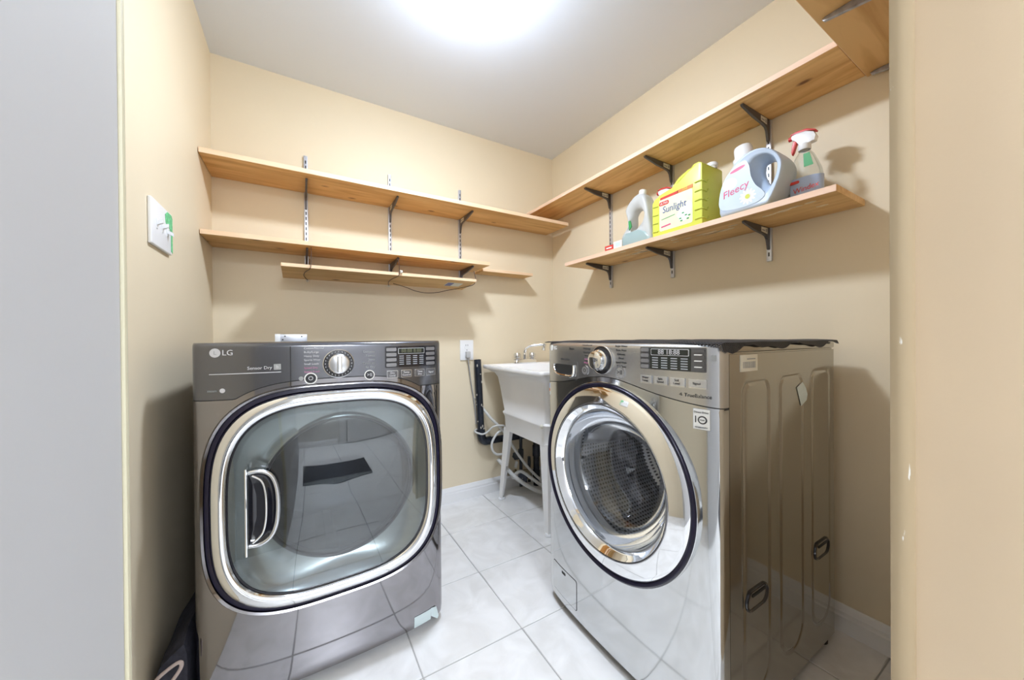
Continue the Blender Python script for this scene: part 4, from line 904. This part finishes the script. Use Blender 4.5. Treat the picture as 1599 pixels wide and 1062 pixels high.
# pale blue softener jug
fj = thing('softener_jug', 'pale blue rounded fabric softener jug with a white cap and grip hole', 'bottle', (1.41, 0.64, ZS))
OUT = smooth([(0.742, ZS+0.001), (0.752, ZS+0.03), (0.752, 1.50), (0.742, 1.55), (0.718, 1.60), (0.683, 1.637), (0.640, 1.652), (0.598, 1.645), (0.562, 1.617), (0.541, 1.575), (0.545, 1.53), (0.562, 1.485), (0.578, ZS+0.012), (0.590, ZS+0.001), (0.66, ZS)], 6)
HOL = smooth([(0.612, 1.600), (0.590, 1.606), (0.572, 1.590), (0.566, 1.560), (0.575, 1.530), (0.592, 1.520), (0.606, 1.540), (0.616, 1.572)], 5)
PR = [(0.0, 0.30), (0.015, 0.62), (0.05, 0.86), (0.12, 0.98), (0.20, 1.0), (0.24, 0.985), (0.45, 0.985), (0.58, 0.95), (0.64, 0.86), (0.8, 0.55), (0.93, 0.33), (1.0, 0.2)]
ring_bottle('jug_body', 'blue_jug', fj, 1.352, 0.115, OUT, HOL, (0.590, 1.566), PR)
FX = 1.3515
cp = MB().lathe([(0.037, 0.0), (0.038, 0.016), (0.031, 0.018), (0.029, 0.054), (0.027, 0.060), (0.0001, 0.061)], (1.404, 0.676, 1.636), (0, 0.16, 1), 36).build('cap', 'white_plastic', fj)
lbp = smooth([(0.738, 1.475), (0.742, 1.52), (0.725, 1.575), (0.690, 1.612), (0.655, 1.622), (0.640, 1.60), (0.634, 1.56), (0.62, 1.525), (0.600, 1.50), (0.592, 1.478), (0.62, 1.462), (0.69, 1.460)], 4)
b = MB(); b.prism(lbp, lambda u, v, t: (t, u, v), FX+0.0025, FX-0.0004); fl_ = b.build('label', 'blue_label', fj)
text('label_lettering', 'Fleecy', 0.036, (FX-0.0008, 0.687, 1.528), ROT_X, 'pink_red', fl_, 'CENTER', 0.0010, 1.0, 0.25, 0.22)
b = MB(); b.prism([(0.705+0.026*math.cos(t*PI/10), 1.556+0.022*math.sin(t*PI/10)) for t in range(20)], lambda u, v, t: (t, u, v), FX, FX-0.0006); b.build('label_disc', 'label_white', fl_)
b = MB(); b.prism([(0.678+0.026*math.cos(t*PI/10), 1.600+0.006*math.sin(t*PI/10)+0.2*0.026*-math.cos(t*PI/10)) for t in range(20)], lambda u, v, t: (t, u, v), FX, FX-0.0006); b.build('label_band', 'pink_red', fl_)
b = MB()
for k in range(12):
    th = 2*PI*k/12; c, s_ = math.cos(th), math.sin(th)
    b.prism([(0.645+0.017*c+0.011*c*math.cos(t*PI/4)-0.0045*s_*math.sin(t*PI/4), 1.492+0.017*s_+0.011*s_*math.cos(t*PI/4)+0.0045*c*math.sin(t*PI/4)) for t in range(8)], lambda u, v, t: (t, u, v), FX, FX-0.0006)
b.build('daisy_petals', 'petal', fl_)
b = MB(); b.prism([(0.645+0.008*math.cos(t*PI/8), 1.492+0.008*math.sin(t*PI/8)) for t in range(16)], lambda u, v, t: (t, u, v), FX, FX-0.0009); b.build('daisy_centre', 'yellow', fl_)

# yellow jug
yj = thing('detergent_jug', 'big lime yellow detergent jug with ribbed corners and white cap', 'bottle', (1.435, 0.925, ZS))
JX0, JX1, JY0, JY1 = 1.358, 1.505, 0.812, 1.043
prof = [(JY0, ZS+0.001), (JY1, ZS+0.001), (JY1, 1.596), (JY1-0.012, 1.612), (1.000, 1.622), (0.960, 1.630), (0.930, 1.634), (0.905, 1.640), (0.880, 1.655), (0.864, 1.676), (0.850, 1.694), (0.826, 1.696), (JY0, 1.686)]
b = MB(); b.prism(prof, lambda u, v, t: (t, u, v), JX0, JX1, bev=0.008); b.build('jug_body', 'yellow', yj, angle=50)
b = MB(); b.tube(bez([(1.41, 0.972, 1.625), (1.41, 0.962, 1.652), (1.41, 0.935, 1.678), (1.41, 0.895, 1.692), (1.41, 0.855, 1.694)], 6), [0.013]*8+[0.0115]*9+[0.013]*8, 14); b.build('handle', 'yellow', yj)
MB().lathe([(0.019, 0), (0.019, 0.010), (0.0215, 0.011), (0.0215, 0.022), (0.019, 0.026), (0.0001, 0.027)], (1.462, 0.832, 1.688), (0, 0, 1), 32).build('cap', 'white_plastic', yj)
for k in range(5):
    z = 1.468+k*0.0365
    b = MB(); b.tube(bez([(JX0-0.0005, JY0+0.030, z+0.002), (JX0-0.0015, JY0+0.012, z+0.003), (JX0+0.006, JY0-0.0015, z+0.002), (JX0+0.030, JY0-0.0015, z), (JX0+0.040, JY0-0.0005, z+0.012)], 5), 0.0028, 8); b.build('rib', 'yellow_dk', yj)
    if k < 4:
        b = MB(); b.tube([(JX0-0.0005, JY1-0.032, z-0.002), (JX0-0.0015, JY1-0.010, z), (JX0+0.006, JY1+0.0012, z)], 0.0028, 8); b.build('rib', 'yellow_dk', yj)
LX = JX0-0.0006
lb = MB().prism(rrect(0.852, 1.005, 1.462, 1.600, 0.008, 3), lambda u, v, t: (t, u, v), LX+0.002, LX).build('label', 'label_pale', yj)
def flat(name, m, poly, lift=0.0006): return MB().prism(poly, lambda u, v, t: (t, u, v), LX+0.0008, LX-lift).build(name, m, lb)
flat('label_band', 'red', [(1.000, 1.598), (1.000, 1.608), (0.915, 1.612), (0.915, 1.600)]); flat('label_band', 'orange', [(0.918, 1.600), (0.918, 1.613), (0.850, 1.616), (0.850, 1.602)])
text('label_lettering', '250', 0.014, (LX-0.0009, 0.884, 1.608), ROT_X, 'yellow', lb, 'CENTER', 0.0004)
flat('label_band', 'red', rrect(0.958, 1.006, 1.572, 1.589, 0.007, 3)); text('label_lettering', 'ULTRA', 0.0125, (LX-0.0009, 0.982, 1.580), ROT_X, 'label_white', lb)
text('label_lettering', 'Sunlight', 0.040, (LX-0.0009, 0.934, 1.550), ROT_X, 'navy_print', lb, 'CENTER', 0.0008, 0.88, 0.1)
flat('label_band', 'green_print', [(0.995, 1.510), (0.995, 1.5125), (0.930, 1.5185), (0.930, 1.516)])
flat('label_bloom', 'petal', [(0.890+0.028*math.cos(t*PI/8)*(1+0.15*math.cos(t*PI*0.75)), 1.508+0.030*math.sin(t*PI/8)) for t in range(16)])
flat('label_bloom', 'petal', lift=0.0010, poly=[(0.868+0.014*math.cos(t*PI/8), 1.530+0.024*math.sin(t*PI/8)) for t in range(16)])
for y, z in ((0.905, 1.492), (0.893, 1.512), (0.880, 1.500), (0.866, 1.496), (0.872, 1.484), (0.900, 1.482)): flat('label_leaf', 'green_print', [(y+0.006*math.cos(t*PI/4), z+0.003*math.sin(t*PI/4)) for t in range(8)], 0.001)
flat('label_band', 'pink_red', [(0.996, 1.476), (0.996, 1.482), (0.950, 1.486), (0.950, 1.480)])

# clear spray bottle
def spray(root, cx, cy, z0, s_=1.0, body_m='clear'):
    def el(a, c, z): return [(cx+a*math.cos(2*PI*k/32), cy+c*math.sin(2*PI*k/32), z) for k in range(32)]
    H = [(0.024, 0.047, 0.0), (0.027, 0.050, 0.006), (0.027, 0.050, 0.09), (0.025, 0.045, 0.115), (0.021, 0.034, 0.145), (0.017, 0.026, 0.165), (0.0145, 0.0165, 0.178), (0.014, 0.014, 0.186)]
    MB().loft([el(a*s_, c*s_, z0+h*s_) for a, c, h in H]).build('bottle_body', body_m, root, angle=60)
    zc = z0+0.184*s_
    MB().lathe([(0.0165*s_, 0), (0.0175*s_, 0.002), (0.0175*s_, 0.018*s_), (0.014*s_, 0.022*s_), (0, 0.023*s_)], (cx, cy, zc), (0, 0, 1), 24).build('collar', 'white_plastic', root)
    P = [(-0.030, 0.018), (-0.016, 0.018), (0.014, 0.018), (0.016, 0.036), (0.030, 0.042), (0.034, 0.050), (0.034, 0.060), (0.020, 0.063), (-0.006, 0.060), (-0.028, 0.048), (-0.034, 0.034)]
    MB().prism([(cy+a*s_, zc+c*s_) for a, c in P], lambda u, v, t: (cx+t, u, v), -0.0115*s_, 0.0115*s_, bev=0.003).build('spray_head', 'white_plastic', root)
    P = [(-0.031, 0.049), (-0.008, 0.0605), (0.020, 0.0635), (0.036, 0.061), (0.037, 0.0655), (0.018, 0.069), (-0.010, 0.066), (-0.034, 0.053)]
    MB().prism([(cy+a*s_, zc+c*s_) for a, c in P], lambda u, v, t: (cx+t, u, v), -0.0125*s_, 0.0125*s_, bev=0.002).build('spray_top', 'red', root)
    P = [(0.014, 0.045), (0.028, 0.046), (0.033, 0.030), (0.036, 0.006), (0.034, -0.004), (0.029, 0.004), (0.024, 0.022)]
    MB().prism([(cy+a*s_, zc+c*s_) for a, c in P], lambda u, v, t: (cx+t, u, v), -0.007*s_, 0.007*s_, bev=0.0015).build('trigger', 'red', root)
    MB().lathe([(0.0075*s_, 0), (0.0075*s_, 0.012*s_), (0.0001, 0.012*s_)], (cx, cy+0.032*s_, zc+0.055*s_), (0, 1, 0), 16).build('nozzle', 'red', root)
    return el
wx = thing('spray_bottle', 'clear spray bottle with red and white trigger and blue label, nearest the shelf end', 'bottle', (1.462, 0.520, ZS))
spray(wx, 1.462, 0.520, ZS)
def arc(a, c, t0, t1, z, n=14): return [(1.462+a*math.cos(t0+(t1-t0)*k/n), 0.520+c*math.sin(t0+(t1-t0)*k/n), z) for k in range(n+1)]
b = MB(); b.grid([arc(0.0282, 0.0512, PI*0.78, PI*1.55, ZS+z) for z in (0.012, 0.05, 0.087)]); wl = b.build('label', 'spray_blue', wx)
b = MB(); b.loft([[(1.462+0.0255*math.cos(2*PI*k/28), 0.520+0.0485*math.sin(2*PI*k/28), ZS+z) for k in range(28)] for z in (0.003, 0.045)]); b.build('fluid', 'spray_fluid', wx)
b = MB(); b.prism([(0.487, ZS+0.118), (0.512, ZS+0.118), (0.514, ZS+0.162), (0.497, ZS+0.162)], lambda u, v, t: (t, u, v), 1.435, 1.434); gl = b.build('hang_label', 'green_print', wx)
text('label_lettering', 'Windex', 0.024, (1.4325, 0.508, ZS+0.047), ROT_X, 'red', wl, 'CENTER', 0.0008, 0.9, 0.15, 0.1)
b = MB(); b.prism(rrect(0.525, 0.553, ZS+0.070, ZS+0.079, 0.003, 2), lambda u, v, t: (t, u, v), 1.436, 1.4325); b.build('label_band', 'red', wl)
s2 = thing('spray_bottle', 'white spray bottle with red nozzle, half hidden behind the yellow jug', 'bottle', (1.532, 1.092, ZS))
spray(s2, 1.530, 1.092, ZS, 1.13, 'white_plastic')

# dish soap bottle
ds = thing('dish_soap_bottle', 'translucent dish soap bottle with ring handle and a little green soap', 'bottle', (1.43, 1.18, ZS))
OUT = smooth([(1.250, ZS+0.001), (1.258, ZS+0.02), (1.256, ZS+0.055), (1.240, ZS+0.075), (1.216, ZS+0.10), (1.214, ZS+0.14), (1.228, ZS+0.185), (1.222, ZS+0.205), (1.190, ZS+0.235), (1.158, ZS+0.250), (1.132, ZS+0.245), (1.112, ZS+0.225), (1.098, ZS+0.17), (1.085, ZS+0.10), (1.075, ZS+0.03), (1.080, ZS+0.001), (1.16, ZS)], 6)
HOL = smooth([(1.196, ZS+0.095), (1.196, ZS+0.135), (1.178, ZS+0.170), (1.148, ZS+0.175), (1.124, ZS+0.150), (1.128, ZS+0.125), (1.155, ZS+0.100), (1.178, ZS+0.085)], 5)
PR2 = [(0.0, 0.35), (0.03, 0.7), (0.1, 0.92), (0.25, 1.0), (0.6, 1.0), (0.85, 0.75), (1.0, 0.4)]
ring_bottle('bottle_body', 'milky', ds, 1.392, 0.070, OUT, HOL, (1.164, ZS+0.13), PR2)
b = MB(); b.loft([lrect(1.3885, 1.4655, 1.072, 1.2625, ZS+z, 0.03) for z in (0.002, 0.03)]+[lrect(1.3885, 1.4655, 1.09, 1.259, ZS+0.056, 0.03), lrect(1.391, 1.463, 1.13, 1.243, ZS+0.074, 0.025)]); b.build('base_cup', 'grey_soap', ds)
b = MB(); b.loft([lrect(1.4, 1.45, 1.084, 1.16, ZS+z, 0.02) for z in (0.012, 0.05)]); b.build('soap', 'green_soap', ds)
b = MB(); b.prism([(1.200, ZS+0.085), (1.204, ZS+0.130), (1.193, ZS+0.130), (1.186, ZS+0.100)], lambda u, v, t: (t, u, v), 1.389, 1.395); b.build('label', 'green_print', ds)
MB().lathe([(0.0165, 0), (0.0175, 0.002), (0.0175, 0.020), (0.0155, 0.024), (0.0001, 0.025)], (1.427, 1.150, ZS+0.246), (0, -0.15, 1), 28).build('cap', 'label_white', ds)
# little red and white card
cdn = thing('card_packet', 'tiny red and white card packet on the far end of the bottle shelf', 'card', (1.355, 1.262, ZS))
MB().box(1.345, 1.350, 1.262, 1.318, ZS, ZS+0.026, 0.0008).build('red_card', 'red', cdn)
q = MB().box(1.343, 1.349, 1.205, 1.258, ZS, ZS+0.034, 0.0008).build('white_card', 'label_white', cdn)
MB().box(1.3425, 1.3435, 1.215, 1.245, ZS+0.008, ZS+0.027).build('card_print', 'blue_label', q)
MB().box(1.3445, 1.3455, 1.272, 1.308, ZS+0.010, ZS+0.016).build('card_print', 'label_white', cdn)

# ------------------------------------------------------------------ dark bag in the gap left of the dryer
bg = thing('fabric_bag', 'dark navy fabric bag stuffed between the dryer and the left wall', 'bag', (-0.292, 1.30, 0))
b = MB(); rows = []
for j in range(15):
    v = j/14; y = 1.215+0.36*v; row = []; sc_ = 0.35+0.65*min(1, v*6)
    for i in range(24):
        th = 2*PI*i/24; c, s_ = math.cos(th), math.sin(th)
        x = -0.2935+0.038*c*(0.9+0.1*math.sin(5*v+2*th)); top = 0.190+1.0*(x+0.31)-0.03*v+0.006*math.sin(9*v+th)
        row.append((x, y+0.012*s_, max(0.0, top*(0.5+0.5*max(-1, min(1, 1.5*s_)))*sc_**0.1)))
    rows.append(row)
b.loft(rows); b.build('bag_body', 'bag', bg)
b = MB(); b.tube(bez([(-0.325, 1.200, 0.150), (-0.305, 1.198, 0.172), (-0.272, 1.200, 0.188), (-0.268, 1.200, 0.172), (-0.29, 1.198, 0.140)], 6), 0.0045, 8); b.build('strap', 'bag_trim', bg)
# writing becomes mesh, so that every piece is an object of its own
bpy.context.view_layer.update()
dg = bpy.context.evaluated_depsgraph_get()
for o in [o for o in C.objects if o.type == 'FONT']:
    me = D.meshes.new_from_object(o.evaluated_get(dg)); nm, pa, mx = o.name, o.parent, o.matrix_local.copy(); cu = o.data
    D.objects.remove(o); D.curves.remove(cu); me.name = nm
    n = D.objects.new(nm, me); C.objects.link(n); n.parent = pa; n.matrix_local = mx
bpy.context.view_layer.update()
